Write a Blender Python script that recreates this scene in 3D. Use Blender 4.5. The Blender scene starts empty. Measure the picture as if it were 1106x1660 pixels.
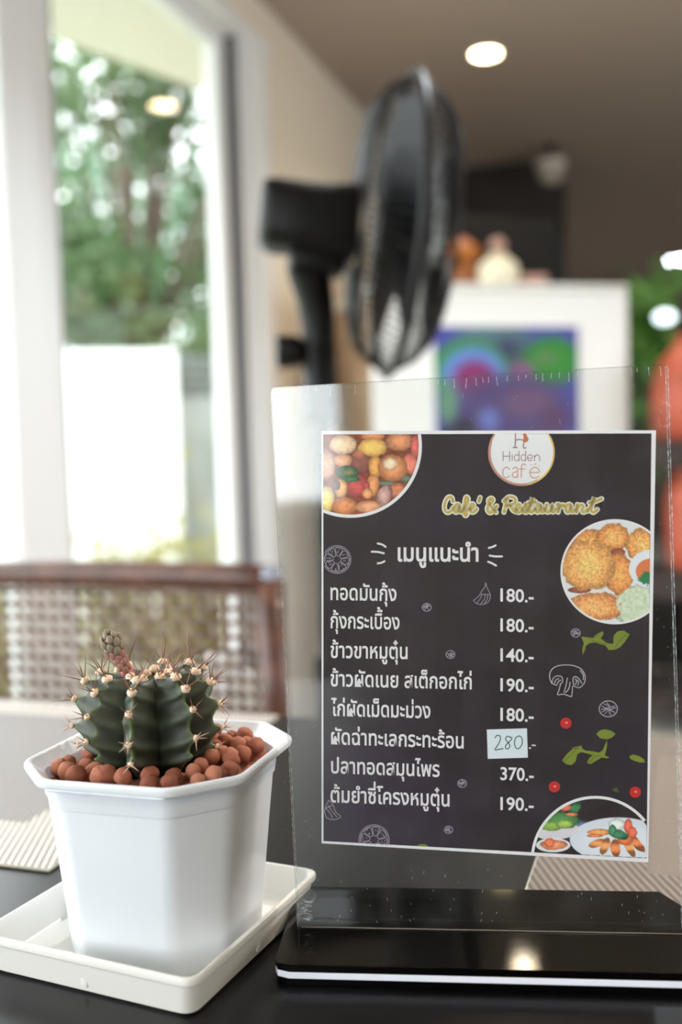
import bpy, bmesh, math, random
import numpy as np
from mathutils import Vector, Matrix, noise as mnoise
PI = math.pi
S = bpy.context.scene
COL = S.collection

# ------------------------------------------------------------------ camera
CAM_Z = 0.94
cam_d = bpy.data.cameras.new('camera')
cam = bpy.data.objects.new('camera', cam_d); COL.objects.link(cam)
cam_m = Matrix.Rotation(math.radians(18.7), 4, 'Z') @ Matrix.Rotation(math.radians(87), 4, 'X') @ Matrix.Rotation(math.radians(-1.75), 4, 'Z')
cam.matrix_world = Matrix.Translation((0, 0, CAM_Z)) @ cam_m
cam_d.sensor_width = 36; cam_d.lens = 35; cam_d.sensor_fit = 'AUTO'
cam_d.clip_start = 0.02; cam_d.clip_end = 200
cam_d.dof.use_dof = True; cam_d.dof.focus_distance = 0.385; cam_d.dof.aperture_fstop = 4.8
S.camera = cam
# ------------------------------------------------------------------ sky: bright overcast
W = bpy.data.worlds.new('overcast_sky'); S.world = W; W.use_nodes = True
wn = W.node_tree; wn.nodes.clear()
wo = wn.nodes.new('ShaderNodeOutputWorld'); wb = wn.nodes.new('ShaderNodeBackground')
wb.inputs[0].default_value = (0.93, 0.97, 1.0, 1); wb.inputs[1].default_value = 1.5
wn.links.new(wb.outputs[0], wo.inputs[0])
S.view_settings.view_transform = 'Standard'; S.view_settings.look = 'None'
S.view_settings.gamma = 1; S.view_settings.use_curve_mapping = False
S.view_settings.exposure = 2.4
# daylight comes in through these openings (portals guide the sky sampling only)
def portal(name, loc, rot, sx, sy):
    l = bpy.data.lights.new(name, 'AREA'); l.shape = 'RECTANGLE'; l.size = sx; l.size_y = sy
    l.cycles.is_portal = True
    o = bpy.data.objects.new(name, l); COL.objects.link(o); o.location = loc; o.rotation_euler = rot
portal('daylight_portal', (-1.36, 0.2, 1.29), (0, -PI/2, 0), 2.06, 6.0)
portal('daylight_portal', (-0.45, -2.86, 1.5), (PI/2, 0, 0), 1.5, 1.5)

portal('daylight_portal', (2.68, 2.3, 1.5), (0, PI/2, 0), 1.2, 2.2)  # sky through the added right-hand fill opening

# ------------------------------------------------------------------ helpers
FPX, CX, CY = 1614.0, 553.0, 830.0          # focal length and centre for a 1106 x 1660 frame
R3 = np.array(cam_m.to_3x3()); C0 = np.array([0, 0, CAM_Z])
def ray(x, y): return R3 @ np.array([(x-CX)/FPX, -(y-CY)/FPX, -1.0])
def on_plane(x, y, p, n):
    d = ray(x, y); n = np.array(n, float)
    return Vector(C0 + d * (np.dot(np.array(p, float)-C0, n)/np.dot(d, n)))
def on_z(x, y, z): d = ray(x, y); return Vector(C0 + d*(z-C0[2])/d[2])
def at(x, y, dist): d = ray(x, y); d = d/math.hypot(d[0], d[1]); return Vector(C0 + d*dist)
def lin(c):
    return tuple((v/12.92 if v <= .04045 else ((v+.055)/1.055)**2.4) for v in [q/255 for q in c])

def mat(name, col, rough=.5, metal=0., col2=None, nscale=30, bump=0., bscale=60, spec=.5, coat=0., trans=0., emit=None, estr=0., sheen=0, sss=0.):
    m = bpy.data.materials.new(name); m.use_nodes = True
    nt = m.node_tree; b = nt.nodes['Principled BSDF']
    b.inputs['Base Color'].default_value = (*lin(col), 1)
    b.inputs['Roughness'].default_value = rough; b.inputs['Metallic'].default_value = metal
    b.inputs['Specular IOR Level'].default_value = spec
    b.inputs['Coat Weight'].default_value = coat
    b.inputs['Coat Roughness'].default_value = .05
    b.inputs['Transmission Weight'].default_value = trans
    if sss:
        b.inputs['Subsurface Weight'].default_value = sss; b.inputs['Subsurface Radius'].default_value = (.004, .004, .004); b.inputs['Subsurface Scale'].default_value = 1
    if emit: b.inputs['Emission Color'].default_value = (*lin(emit), 1); b.inputs['Emission Strength'].default_value = estr
    tc = nt.nodes.new('ShaderNodeTexCoord')
    if col2:
        n = nt.nodes.new('ShaderNodeTexNoise'); n.inputs['Scale'].default_value = nscale; n.inputs['Detail'].default_value = 5
        r = nt.nodes.new('ShaderNodeValToRGB'); r.color_ramp.elements[0].position = .35; r.color_ramp.elements[1].position = .65
        r.color_ramp.elements[0].color = (*lin(col), 1); r.color_ramp.elements[1].color = (*lin(col2), 1)
        nt.links.new(tc.outputs['Object'], n.inputs['Vector']); nt.links.new(n.outputs['Fac'], r.inputs[0]); nt.links.new(r.outputs[0], b.inputs['Base Color'])
    if bump:
        n2 = nt.nodes.new('ShaderNodeTexNoise'); n2.inputs['Scale'].default_value = bscale; n2.inputs['Detail'].default_value = 4
        bp = nt.nodes.new('ShaderNodeBump'); bp.inputs['Strength'].default_value = bump; bp.inputs['Distance'].default_value = .4/bscale
        nt.links.new(tc.outputs['Object'], n2.inputs['Vector']); nt.links.new(n2.outputs['Fac'], bp.inputs['Height']); nt.links.new(bp.outputs[0], b.inputs['Normal'])
    return m

def thin_glass(name, tint=(1, 1, 1), rough=0., haze=0., hscale=200, ior=1.45, hazecol=(235, 238, 240)):
    m = bpy.data.materials.new(name); m.use_nodes = True; nt = m.node_tree; nt.nodes.clear()
    o = nt.nodes.new('ShaderNodeOutputMaterial'); t = nt.nodes.new('ShaderNodeBsdfTransparent'); g = nt.nodes.new('ShaderNodeBsdfGlossy')
    f = nt.nodes.new('ShaderNodeFresnel'); f.inputs[0].default_value = ior; mx = nt.nodes.new('ShaderNodeMixShader')
    t.inputs[0].default_value = (*tint, 1); g.inputs['Roughness'].default_value = rough
    # thin pane: the ray is not bent, so only the faces it enters by reflect
    ge = nt.nodes.new('ShaderNodeNewGeometry'); iv = nt.nodes.new('ShaderNodeMath'); iv.operation = 'SUBTRACT'; iv.inputs[0].default_value = 1
    ml = nt.nodes.new('ShaderNodeMath'); ml.operation = 'MULTIPLY'; ml.use_clamp = True
    m3 = nt.nodes.new('ShaderNodeMath'); m3.operation = 'MULTIPLY'; m3.inputs[1].default_value = 1.8
    nt.links.new(ge.outputs['Backfacing'], iv.inputs[1]); nt.links.new(iv.outputs[0], ml.inputs[0]); nt.links.new(f.outputs[0], m3.inputs[0]); nt.links.new(m3.outputs[0], ml.inputs[1])
    nt.links.new(ml.outputs[0], mx.inputs[0]); nt.links.new(t.outputs[0], mx.inputs[1]); nt.links.new(g.outputs[0], mx.inputs[2])
    last = mx
    if haze:
        d = nt.nodes.new('ShaderNodeBsdfDiffuse'); d.inputs[0].default_value = (*lin(hazecol), 1)
        tc = nt.nodes.new('ShaderNodeTexCoord'); n = nt.nodes.new('ShaderNodeTexNoise'); n.inputs['Scale'].default_value = hscale; n.inputs['Detail'].default_value = 6; n.inputs['Roughness'].default_value = .7
        mr = nt.nodes.new('ShaderNodeMapRange'); mr.inputs[1].default_value = .45; mr.inputs[2].default_value = .8; mr.inputs[3].default_value = haze*.35; mr.inputs[4].default_value = haze*2.5
        m2 = nt.nodes.new('ShaderNodeMixShader')
        nt.links.new(tc.outputs['Object'], n.inputs['Vector']); nt.links.new(n.outputs['Fac'], mr.inputs[0]); nt.links.new(mr.outputs[0], m2.inputs[0])
        nt.links.new(mx.outputs[0], m2.inputs[1]); nt.links.new(d.outputs[0], m2.inputs[2]); last = m2
    nt.links.new(last.outputs[0], o.inputs[0]); return m

def attr_mat(name, rough=.6, spec=.3, coat=0., mul=None, sss=0):
    """colour comes from a per-vertex colour attribute: printed ink or the natural pattern of a surface"""
    m = mat(name, (128, 128, 128), rough, spec=spec, coat=coat, sss=sss); nt = m.node_tree
    a = nt.nodes.new('ShaderNodeAttribute'); a.attribute_name = 'ink'
    nt.links.new(a.outputs['Color'], nt.nodes['Principled BSDF'].inputs['Base Color']); return m

def mesh(name, verts, faces, smooth=False, mats=None, fmat=None):
    me = bpy.data.meshes.new(name); me.from_pydata([tuple(v) for v in verts], [], faces)
    if mats:
        for q in mats: me.materials.append(q)
    if fmat: me.polygons.foreach_set('material_index', fmat)
    if smooth: me.polygons.foreach_set('use_smooth', [True]*len(me.polygons))
    me.update(); return me
def obj(name, me, parent=None, m=None, label=None, kind=None):
    if m: me.materials.clear(); me.materials.append(m)
    o = bpy.data.objects.new(name, me); COL.objects.link(o)
    if parent: o.parent = parent
    if label: o['label'] = label
    if kind: o['kind'] = kind
    return o
def tag(o, label, cat, group=None):
    o['label'] = label; o['category'] = cat
    if group: o['group'] = group
    return o
def thing(name, label, cat, loc=(0, 0, 0), rz=0, group=None):
    o = bpy.data.objects.new(name, None); COL.objects.link(o); o.location = loc; o.rotation_euler = (0, 0, rz)
    o.empty_display_size = .02
    return tag(o, label, cat, group)
def struct(name, me, m=None, parent=None):
    o = obj(name, me, parent, m); o['kind'] = 'structure'; return o

class G:
    """collects simple shapes into one mesh"""
    def __init__(s): s.v = []; s.f = []
    def add(s, v, f, M=None):
        k = len(s.v); s.v += [tuple(M @ Vector(q)) if M else tuple(q) for q in v]; s.f += [tuple(i+k for i in q) for q in f]; return s
    def box(s, x0, y0, z0, x1, y1, z1, M=None):
        v = [(x, y, z) for z in (z0, z1) for y in (y0, y1) for x in (x0, x1)]
        return s.add(v, [(0, 2, 3, 1), (4, 5, 7, 6), (0, 1, 5, 4), (2, 6, 7, 3), (0, 4, 6, 2), (1, 3, 7, 5)], M)
    def tube(s, pts, r, n=8, M=None, caps=True):
        pts = [Vector(p) for p in pts]; rr = r if isinstance(r, (list, tuple)) else [r]*len(pts)
        v = []; f = []
        t0 = (pts[1]-pts[0]).normalized(); up = Vector((0, 0, 1)) if abs(t0.z) < .9 else Vector((1, 0, 0))
        a = t0.cross(up).normalized()
        for i, p in enumerate(pts):
            t = (pts[min(i+1, len(pts)-1)]-pts[max(i-1, 0)]).normalized()
            a = (a - t*a.dot(t)).normalized(); b = t.cross(a)
            for k in range(n):
                an = 2*PI*k/n; v.append(p+(a*math.cos(an)+b*math.sin(an))*rr[i])
        for i in range(len(pts)-1):
            for k in range(n):
                k2 = (k+1) % n; f.append((i*n+k, i*n+k2, (i+1)*n+k2, (i+1)*n+k))
        if caps: f.append(tuple(range(n-1, -1, -1))); f.append(tuple((len(pts)-1)*n+k for k in range(n)))
        return s.add(v, f, M)
    def lathe(s, prof, n=32, M=None, a0=0):
        v = []; f = []
        for r, z in prof:
            for k in range(n): v.append((r*math.cos(a0+2*PI*k/n), r*math.sin(a0+2*PI*k/n), z))
        for i in range(len(prof)-1):
            for k in range(n):
                k2 = (k+1) % n; f.append((i*n+k, i*n+k2, (i+1)*n+k2, (i+1)*n+k))
        f.append(tuple(range(n-1, -1, -1))); f.append(tuple((len(prof)-1)*n+k for k in range(n)))
        return s.add(v, f, M)
    def rings(s, rings, cap0=True, cap1=True, M=None):
        n = len(rings[0]); v = [p for r in rings for p in r]; f = []
        for i in range(len(rings)-1):
            for k in range(n):
                k2 = (k+1) % n; f.append((i*n+k, i*n+k2, (i+1)*n+k2, (i+1)*n+k))
        if cap0: f.append(tuple(range(n-1, -1, -1)))
        if cap1: f.append(tuple((len(rings)-1)*n+k for k in range(n)))
        return s.add(v, f, M)
    def me(s, name, smooth=False, m=None):
        r = mesh(name, s.v, s.f, smooth)
        if m: r.materials.append(m)
        return r
def bbox_me(name, x0, y0, z0, x1, y1, z1, bev=.002, seg=2, m=None):
    bm = bmesh.new(); bmesh.ops.create_cube(bm, size=1)
    bmesh.ops.scale(bm, vec=(x1-x0, y1-y0, z1-z0), verts=bm.verts); bmesh.ops.translate(bm, vec=((x0+x1)/2, (y0+y1)/2, (z0+z1)/2), verts=bm.verts)
    if bev: bmesh.ops.bevel(bm, geom=bm.edges[:], offset=bev, segments=seg, affect='EDGES', profile=.5)
    me = bpy.data.meshes.new(name); bm.to_mesh(me); bm.free()
    if m: me.materials.append(m)
    return me
def smooth_by(me, ang=40):
    me.polygons.foreach_set('use_smooth', [True]*len(me.polygons)); me.set_sharp_from_angle(angle=math.radians(ang)); return me
rnd = random.Random(7)

# value noise in 2-D for the printed photographs
_g = np.random.RandomState(5).rand(256, 256)
def vn(x, y, s):
    x = x/s; y = y/s; xi = np.floor(x).astype(int); yi = np.floor(y).astype(int); fx = x-xi; fy = y-yi
    fx = fx*fx*(3-2*fx); fy = fy*fy*(3-2*fy); a = lambda i, j: _g[(xi+i) % 256, (yi+j) % 256]
    return (a(0, 0)*(1-fx)+a(1, 0)*fx)*(1-fy)+(a(0, 1)*(1-fx)+a(1, 1)*fx)*fy
def fbm(x, y, s): return vn(x, y, s)*.5+vn(x+37, y+11, s/2.1)*.3+vn(x+5, y+71, s/4.3)*.2

# ------------------------------------------------------------------ materials
M_white_paint = mat('white_paint', (232, 232, 228), .45, bump=.1, bscale=40)
M_ceiling = mat('ceiling_paint', (166, 152, 142), .7, bump=.08, bscale=80)
M_wall = mat('beige_wall_paint', (218, 208, 192), .7, bump=.1, bscale=90)
M_darkwall = mat('dark_brown_block', (26, 19, 16), .6, col2=(40, 30, 25), nscale=6)
M_brownwall = mat('taupe_wall_paint', (74, 62, 56), .7)
M_lightwall = mat('light_warm_wall_paint', (208, 196, 180), .7)
M_greywall = mat('grey_wall_paint', (92, 88, 88), .7)
M_floor = mat('floor_tile', (186, 180, 170), .35, col2=(170, 164, 154), nscale=3)
M_alu = mat('white_powder_coated_frame', (220, 221, 222), .35)
M_gasket = mat('grey_rubber_gasket', (92, 92, 96), .5)
M_glass = thin_glass('window_glass', (.985, .995, .99), ior=1.5)
M_black = mat('black_plastic', (7, 6, 6), .45, spec=.25, bump=.05, bscale=300)
M_blackgloss = mat('black_gloss_acrylic', (5, 4, 4), .05, spec=.4)
M_whiteacr = mat('white_opal_acrylic', (238, 240, 252), .25, emit=(236, 238, 255))
M_table = mat('black_laminate_tabletop', (10, 9, 11), .3, col2=(14, 12, 15), nscale=40, spec=.24, bump=.06, bscale=900)
M_potwhite = mat('white_pot_plastic', (220, 224, 230), .34, bump=.03, bscale=60)
M_saucer = mat('cream_white_plastic', (222, 220, 214), .36)
M_rattan = mat('brown_rattan', (112, 72, 58), .4, col2=(74, 48, 42), nscale=40, coat=.15)
M_strand = mat('grey_brown_rattan_strand', (136, 110, 94), .38, col2=(86, 62, 52), nscale=25)
M_terra = mat('terracotta_glaze', (182, 84, 58), .5, col2=(160, 70, 46), nscale=10)

# ------------------------------------------------------------------ room shell
XL, XR, YN, YF, ZC = -1.3, 2.6, -2.8, 11.0, 2.48
struct('floor', G().box(XL-.15, YN-.15, -.1, XR+.1, YF+.1, 0).me('floor'), M_floor)
struct('ceiling', G().box(XL-.15, YN-.15, ZC, XR+.1, YF+.1, ZC+.1).me('ceiling'), M_ceiling)
g = G().box(XL-.12, 3.2, 0, XL, YF, ZC).box(XL-.12, YN, 2.34, XL, 3.2, ZC).box(XL-.12, YN-.12, 0, XL, YN, ZC)
struct('wall_left', g.me('wall_left'), M_wall)
struct('trim_1', G().box(XL-.14, YN, 0, XL+.02, 3.2, .25).me('trim_1'), M_white_paint)     # raised white curb below the glazing
struct('wall_right', G().box(XR, YN, 0, XR+.1, 1.2, ZC).box(XR, 3.4, 0, XR+.1, YF, ZC).box(XR, 1.2, 0, XR+.1, 3.4, .9).box(XR, 1.2, 2.1, XR+.1, 3.4, ZC).me('wall_right'), M_lightwall)
struct('wall_far', G().box(XL, YF, 0, XR, YF+.1, ZC).me('wall_far'), M_greywall)
g = G().box(XL, YN-.12, 0, XR, YN, .75).box(XL, YN-.12, 2.25, XR, YN, ZC).box(XL, YN-.12, .75, -1.2, YN, 2.25).box(.3, YN-.12, .75, XR, YN, 2.25)
struct('wall_near', g.me('wall_near'), M_brownwall)
def pane(name, parent, x0, y0, z0, x1, y1, z1):
    o = obj(name, G().box(x0, y0, z0, x1, y1, z1).me(name), parent, M_glass); return o
struct('baseboard_left', G().box(XL, 3.21, 0, XL+.02, 6.2, .25).me('baseboard_left'), M_white_paint)
struct('trim_4', G().box(XL, 3.21, .252, XL+.016, 4.4, 1.15).box(XL, 3.21, 1.151, XL+.026, 4.4, 1.18).me('trim_4'), M_white_paint)     # white wainscot added to brighten the lower wall beside the glazing
# window behind the camera
w = bpy.data.objects.new('window_2', None); COL.objects.link(w); w['kind'] = 'structure'
for n, b in (('frame_rail', (-1.2, YN-.08, .75, .3, YN-.03, .8)), ('frame_rail', (-1.2, YN-.08, 2.2, .3, YN-.03, 2.25)), ('frame_stile', (-1.2, YN-.08, .8, -1.15, YN-.03, 2.2)), ('frame_stile', (.25, YN-.08, .8, .3, YN-.03, 2.2)), ('frame_stile', (-.475, YN-.08, .8, -.425, YN-.03, 2.2))):
    obj(n, bbox_me(n, *b, bev=.003), w, M_alu)
pane('window_pane', w, -1.15, YN-.058, .8, .25, YN-.052, 2.2)

w = bpy.data.objects.new('fill_window', None); COL.objects.link(w); w['kind'] = 'structure'  # added in the unseen right wall as fill for the left window frames
for n, b in (('frame_rail', (XR+.03, 1.2, .9, XR+.08, 3.4, .95)), ('frame_rail', (XR+.03, 1.2, 2.05, XR+.08, 3.4, 2.1)), ('frame_stile', (XR+.03, 1.2, .95, XR+.08, 1.25, 2.05)), ('frame_stile', (XR+.03, 3.35, .95, XR+.08, 3.4, 2.05)), ('frame_stile', (XR+.03, 2.275, .95, XR+.08, 2.325, 2.05))):
    obj(n, bbox_me(n, *b, bev=.003), w, M_alu)
pane('window_pane', w, XR+.052, 1.25, .95, XR+.058, 3.35, 2.05)
# sliding glass wall on the left: outer frame, three sliding sashes
w = bpy.data.objects.new('window_1', None); COL.objects.link(w); w['kind'] = 'structure'
def fr(n, b, bev=.004, m=None): return obj(n, bbox_me(n, *b, bev=bev), w, m or M_alu)
fr('frame_head', (XL-.11, YN, 2.30, XL+.015, 3.2, 2.345)); fr('frame_sill', (XL-.11, YN, .25, XL+.015, 3.2, .275))
fr('frame_jamb', (XL-.11, 2.995, .275, XL-.01, 3.045, 2.30)); fr('frame_jamb', (XL-.11, 3.049, .25, XL+.02, 3.125, 2.345), .008); fr('frame_jamb', (XL-.11, 3.129, .25, XL+.008, 3.20, 2.345), .004)
fr('track_gasket', (XL-.09, 2.973, .275, XL-.02, 2.993, 2.30), .001, M_gasket)
def sash(y0, y1, dx, wl, wr):
    x0, x1 = XL-.095+dx, XL-.05+dx
    fr('sash_stile', (x0, y0, .275, x1, y0+wl, 2.30)); fr('sash_stile', (x0, y1-wr, .275, x1, y1, 2.30))
    fr('stile_groove', (x1-.001, y0+wl*.34, .275, x1+.0015, y0+wl*.34+.007, 2.30), 0, M_gasket); fr('stile_groove', (x1-.001, y0+wl-.012, .275, x1+.0015, y0+wl-.006, 2.30), 0, M_gasket)
    fr('sash_rail', (x0, y0+wl, 2.25, x1, y1-wr, 2.30), .003); fr('sash_rail', (x0, y0+wl, .275, x1, y1-wr, .34), .003)
    fr('glazing_gasket', (x0+.016, y0+wl, .34, x0+.03, y0+wl+.008, 2.25), .001, M_gasket)
    xm = (x0+x1)/2; pane('window_pane', w, xm-.003, y0+wl, .34, xm+.003, y1-wr, 2.25)
sash(1.87, 2.97, 0, .15, .07)
sash(.62, 1.865, .055, .09, .12)
sash(-.7, .66, 0, .08, .08)
sash(-2.75, -.62, .055, .08, .08)

# dark brown block, floor to ceiling, at the back of the dining room
p = at(905, 400, 5.4)
struct('trim_2', G().box(XL, p.y, 0, p.x, p.y+.4, ZC).me('trim_2'), M_darkwall)

# ------------------------------------------------------------------ downlights in the ceiling
M_lamp_w = mat('warm_lamp_glass', (255, 240, 210), .4, emit=(255, 226, 178), estr=6)
M_lamp_c = mat('cool_lamp_glass', (245, 250, 255), .4, emit=(236, 246, 255), estr=11)
def downlight(x, y, warm, label, r=.052, pw=5):
    t = thing('ceiling_downlight', label, 'downlight', (x, y, ZC), group='recessed ceiling downlights')
    obj('trim_ring', smooth_by(G().lathe([(r+.016, -.001), (r+.016, -.004), (r+.002, -.006), (r, -.003), (r, -.001)], 40).me('trim_ring')), t, M_white_paint)
    obj('lamp_lens', smooth_by(G().lathe([(r-.001, -.0015), (r-.003, -.003), (.01, -.0035)], 32).me('lamp_lens')), t, M_lamp_w if warm else M_lamp_c)
    l = bpy.data.lights.new('downlight_glow', 'SPOT'); l.energy = pw; l.spot_size = 2.2; l.spot_blend = .6; l.shadow_soft_size = r
    l.color = (1, .82, .62) if warm else (.92, .96, 1)
    o = bpy.data.objects.new('downlight_glow', l); COL.objects.link(o); o.parent = t; o.location = (0, 0, -.02)
q = on_z(788, 86, ZC); downlight(q.x, q.y, True, 'warm recessed ceiling downlight above the fan')
downlight(-.496, 3.235, True, 'warm recessed downlight just above the picture, mirrored in the black stand base', r=.034, pw=4)
q = on_z(1101, 421, ZC); downlight(q.x, q.y, False, 'cool white ceiling light at the right edge, far back', r=.085, pw=25)
q = on_z(1055, 453, ZC); downlight(q.x, q.y, True, 'small dim ceiling light just left of the cool white one', r=.035, pw=1)
downlight(1.0, 1.2, True, 'warm downlight over the right side of the room', pw=18); downlight(1.1, -1.2, True, 'warm downlight behind the camera', pw=14)
downlight(-.1, 1.9, False, 'cool fill light added out of view to brighten the white cabinet front', pw=26); pass  # unseen lamp, added to light the cabinet front
# security camera dome under the ceiling
q = at(893, 262, 5.2)
t = thing('dome_camera', 'small white dome camera hanging below the dark ceiling right of the fan', 'camera', (q.x, q.y, q.z+.0))
obj('stem', G().lathe([(.02, -.002), (.02, ZC-q.z)], 16).me('stem', True), t, M_black)
obj('mount_plate', smooth_by(G().lathe([(.075, 0), (.075, -.03), (.06, -.035)], 32).me('mount_plate')), t, mat('dome_housing', (220, 210, 200), .4))
obj('dome', smooth_by(G().lathe([(.066, -.034), (.068, -.055), (.06, -.085), (.035, -.11), (.006, -.118)], 32).me('dome')), t, mat('dome_tint', (170, 160, 150), .2))

# ------------------------------------------------------------------ outside the glass
M_ground = mat('pale_gravel', (160, 160, 150), .9, col2=(120, 140, 90), nscale=1.2)
struct('ground', G().box(-26, -14, -.2, XL-.16, 40, -.02).me('ground'), M_ground)
M_soffit = mat('cream_soffit', (196, 192, 182), .7)
ev = [(-1.44, -3.2), (-1.44, 6.5), (-1.1-.3, 6.5), (-1.42, 5.02), (-1.816, 3.983), (-2.11, 3.22), (-2.3, -3.2)]
ev = [(-1.44, -3.2), (-2.3, -3.2), (-2.11, 3.22), (-1.816, 3.983), (-1.44, 4.96)]
g = G().rings([[(x, y, 2.5) for x, y in ev], [(x, y, 2.62) for x, y in ev]])
o = struct('trim_3', g.me('trim_3'), M_soffit)
# white rendered garden wall
M_render = mat('white_render', (226, 230, 230), .8, bump=.2, bscale=20)
a = at(150, 575, 6.0); b = at(285, 562, 6.0); c = at(395, 600, 6.0)
def wallseg(a, b, z, th):
    d = (Vector((b.x, b.y, 0))-Vector((a.x, a.y, 0))).normalized(); n = Vector((-d.y, d.x, 0))*th
    A = Vector((a.x, a.y, -.02)); B = Vector((b.x, b.y, -.02))
    return G().rings([[A, B, B+n, A+n], [v+Vector((0, 0, z+.02)) for v in (A, B, B+n, A+n)]])
d = (b-a); d.z = 0; d.normalize()
a2 = a-d*5; g = wallseg(a2, b, 1.62, .18)
struct('garden_wall', g.me('garden_wall'), M_render)
b2 = b + Vector((-d.y, d.x, 0))*.2 - d*.04; c2 = b2+d*1.15
struct('garden_wall', wallseg(b2, c2, 1.355, .15).me('garden_wall'), mat('grey_render', (128, 136, 136), .85, col2=(150, 156, 156), nscale=4))
fe = thing('slat_fence', 'grey horizontal slat fence on top of the low grey garden wall', 'fence', (b2.x-d.y*.07, b2.y+d.x*.07, 1.358), math.atan2(d.y, d.x))
M_fence = mat('grey_fence_slat', (92, 98, 102), .6)
for k in range(4): obj('slat', bbox_me('slat', .02, -.012, .02+k*.062, 1.1, .012, .062+k*.062, .002), fe, M_fence)
for x in (.05, .55, 1.02): obj('post', bbox_me('post', x, .013, 0, x+.05, .05, .27, .002), fe, M_fence)

def leaf_cloud(n, fn, size, seed):
    r = random.Random(seed); v = []; f = []
    for i in range(n):
        p = fn(r); s = size*r.uniform(.6, 1.3)
        e = Matrix.Rotation(r.uniform(0, 2*PI), 3, 'Z') @ Matrix.Rotation(r.uniform(-1.2, 1.2), 3, 'X') @ Matrix.Rotation(r.uniform(0, 6.28), 3, 'Y')
        k = len(v)
        for q in ((0, -.5, 0), (.24, -.1, .05), (.14, .3, .02), (0, .55, -.04), (-.14, .3, .02), (-.24, -.1, .05)): v.append(p + e @ Vector(q)*s)
        f += [(k, k+1, k+2, k+3), (k, k+3, k+4, k+5)]
    return v, f
def leafmat(name, c1, c2):
    m = mat(name, c1, .45, col2=c2, nscale=1.3); nt = m.node_tree; b = nt.nodes['Principled BSDF']
    tr = nt.nodes.new('ShaderNodeBsdfTranslucent'); tr.inputs[0].default_value = (*lin(c2), 1); mx = nt.nodes.new('ShaderNodeMixShader'); mx.inputs[0].default_value = .45
    out = nt.nodes['Material Output']; nt.links.new(b.outputs[0], mx.inputs[1]); nt.links.new(tr.outputs[0], mx.inputs[2]); nt.links.new(mx.outputs[0], out.inputs[0]); return m
ML1 = leafmat('tree_leaf', (48, 74, 44), (88, 114, 72)); ML2 = leafmat('tree_leaf_blue', (52, 88, 62), (96, 132, 104)); ML3 = leafmat('shrub_leaf', (120, 128, 60), (158, 150, 80))
M_bark = mat('bark', (84, 70, 56), .9, col2=(60, 50, 42), nscale=8, bump=.5, bscale=20)
def tree(px, py, dist, H, cr, zc, n, m, label, seed, size=.16, blobs=16):
    q = at(px, py, dist); t = thing('garden_tree', label, 'tree', (q.x, q.y, -.02), group='trees outside the window')
    r = random.Random(seed); cs = []
    for i in range(blobs):
        an = r.uniform(0, 6.28); rr = cr*r.uniform(.1, .85); cs.append(Vector((rr*math.cos(an), rr*math.sin(an), zc+r.uniform(-.8, .8)*H)))
    tr = G().tube([(0, 0, 0), (.04, .02, zc*.4), (-.03, .03, zc*.75), (0, 0, zc+H*.3)], [.13, .1, .08, .03], 10)
    obj('trunk', tr.me('trunk', True), t, M_bark)
    br = G()
    for c_ in cs: br.tube([(0, 0, zc*.55), tuple(c_*.5+Vector((0, 0, zc*.3))), tuple(c_)], [.05, .03, .01], 6)
    obj('branches', br.me('branches', True), t, M_bark)
    def fn(r):
        c_ = r.choice(cs); d_ = Vector((r.gauss(0, 1), r.gauss(0, 1), r.gauss(0, .8)))
        return c_ + d_*cr*.15
    v, f = leaf_cloud(n, fn, size, seed+1)
    o = obj('foliage', mesh('foliage', v, f), t, m); o['kind'] = 'stuff'
tree(215, 500, 9.0, 2.1, 1.7, 3.1, 8000, ML1, 'broad green tree seen through the window, in the middle of the glass', 11, size=.13, blobs=34)
tree(350, 500, 14.5, 2.0, 1.4, 4.0, 3500, ML2, 'blue-green tree farther back at the right of the window glass', 12, size=.15, blobs=26)
tree(150, 500, 19.5, 2.6, 2.4, 5.4, 3000, ML2, 'tall pale tree behind the broad green one', 13, size=.17, blobs=26)
for i, (px, dist, h, lab) in enumerate([(195, 5.2, .66, 'olive shrub at the foot of the white garden wall, left'), (325, 4.9, .62, 'yellow-green shrub at the foot of the garden wall, right part of the glass'), (10, 4.2, .5, 'green shrub seen through the rattan at the far left')]):
    q = at(px, 850, dist); t = thing('garden_shrub', lab, 'shrub', (q.x, q.y, -.02), group='shrubs outside the window')
    v, f = leaf_cloud(900, lambda r: Vector((r.uniform(-.2, .2), r.uniform(-.15, .15), abs(r.gauss(h*.35, h*.3)))), .07, 40+i)
    o = obj('foliage', mesh('foliage', v, f), t, ML3); o['kind'] = 'stuff'
    st = G()
    for k in range(9): st.tube([(rnd.gauss(0, .02), rnd.gauss(0, .02), 0), (rnd.gauss(0, .1), rnd.gauss(0, .1), h*.8)], [.006, .002], 5)
    obj('stems', st.me('stems'), t, M_bark)

# ------------------------------------------------------------------ white cabinet with an artwork, and what stands on it
ZT = 1.5
A = on_z(600, 457, ZT); B = on_z(1018, 462, ZT); dv = (B-A); CW = dv.length; ang = math.atan2(dv.y, dv.x); CD = .6
cab = thing('display_cabinet', 'tall white cabinet with tan sides and a purple artwork on its front', 'cabinet', (A.x, A.y, 0), ang)
CM = Matrix.Translation((A.x, A.y, 0)) @ Matrix.Rotation(ang, 4, 'Z'); CI = CM.inverted()
M_cab = mat('white_cabinet_laminate', (226, 226, 224), .4); M_tan = mat('tan_wood_veneer', (168, 140, 112), .5, col2=(146, 118, 92), nscale=9)
obj('body', bbox_me('body', .004, .02, .08, CW-.004, CD, ZT-.02, .004), cab, M_tan)
obj('front_door', bbox_me('front_door', 0, 0, .1, CW, .0195, ZT-.022, .006), cab, M_cab)
obj('top_panel', bbox_me('top_panel', -.003, 0, ZT-.0195, CW+.003, CD+.003, ZT, .004), cab, M_cab)
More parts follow.
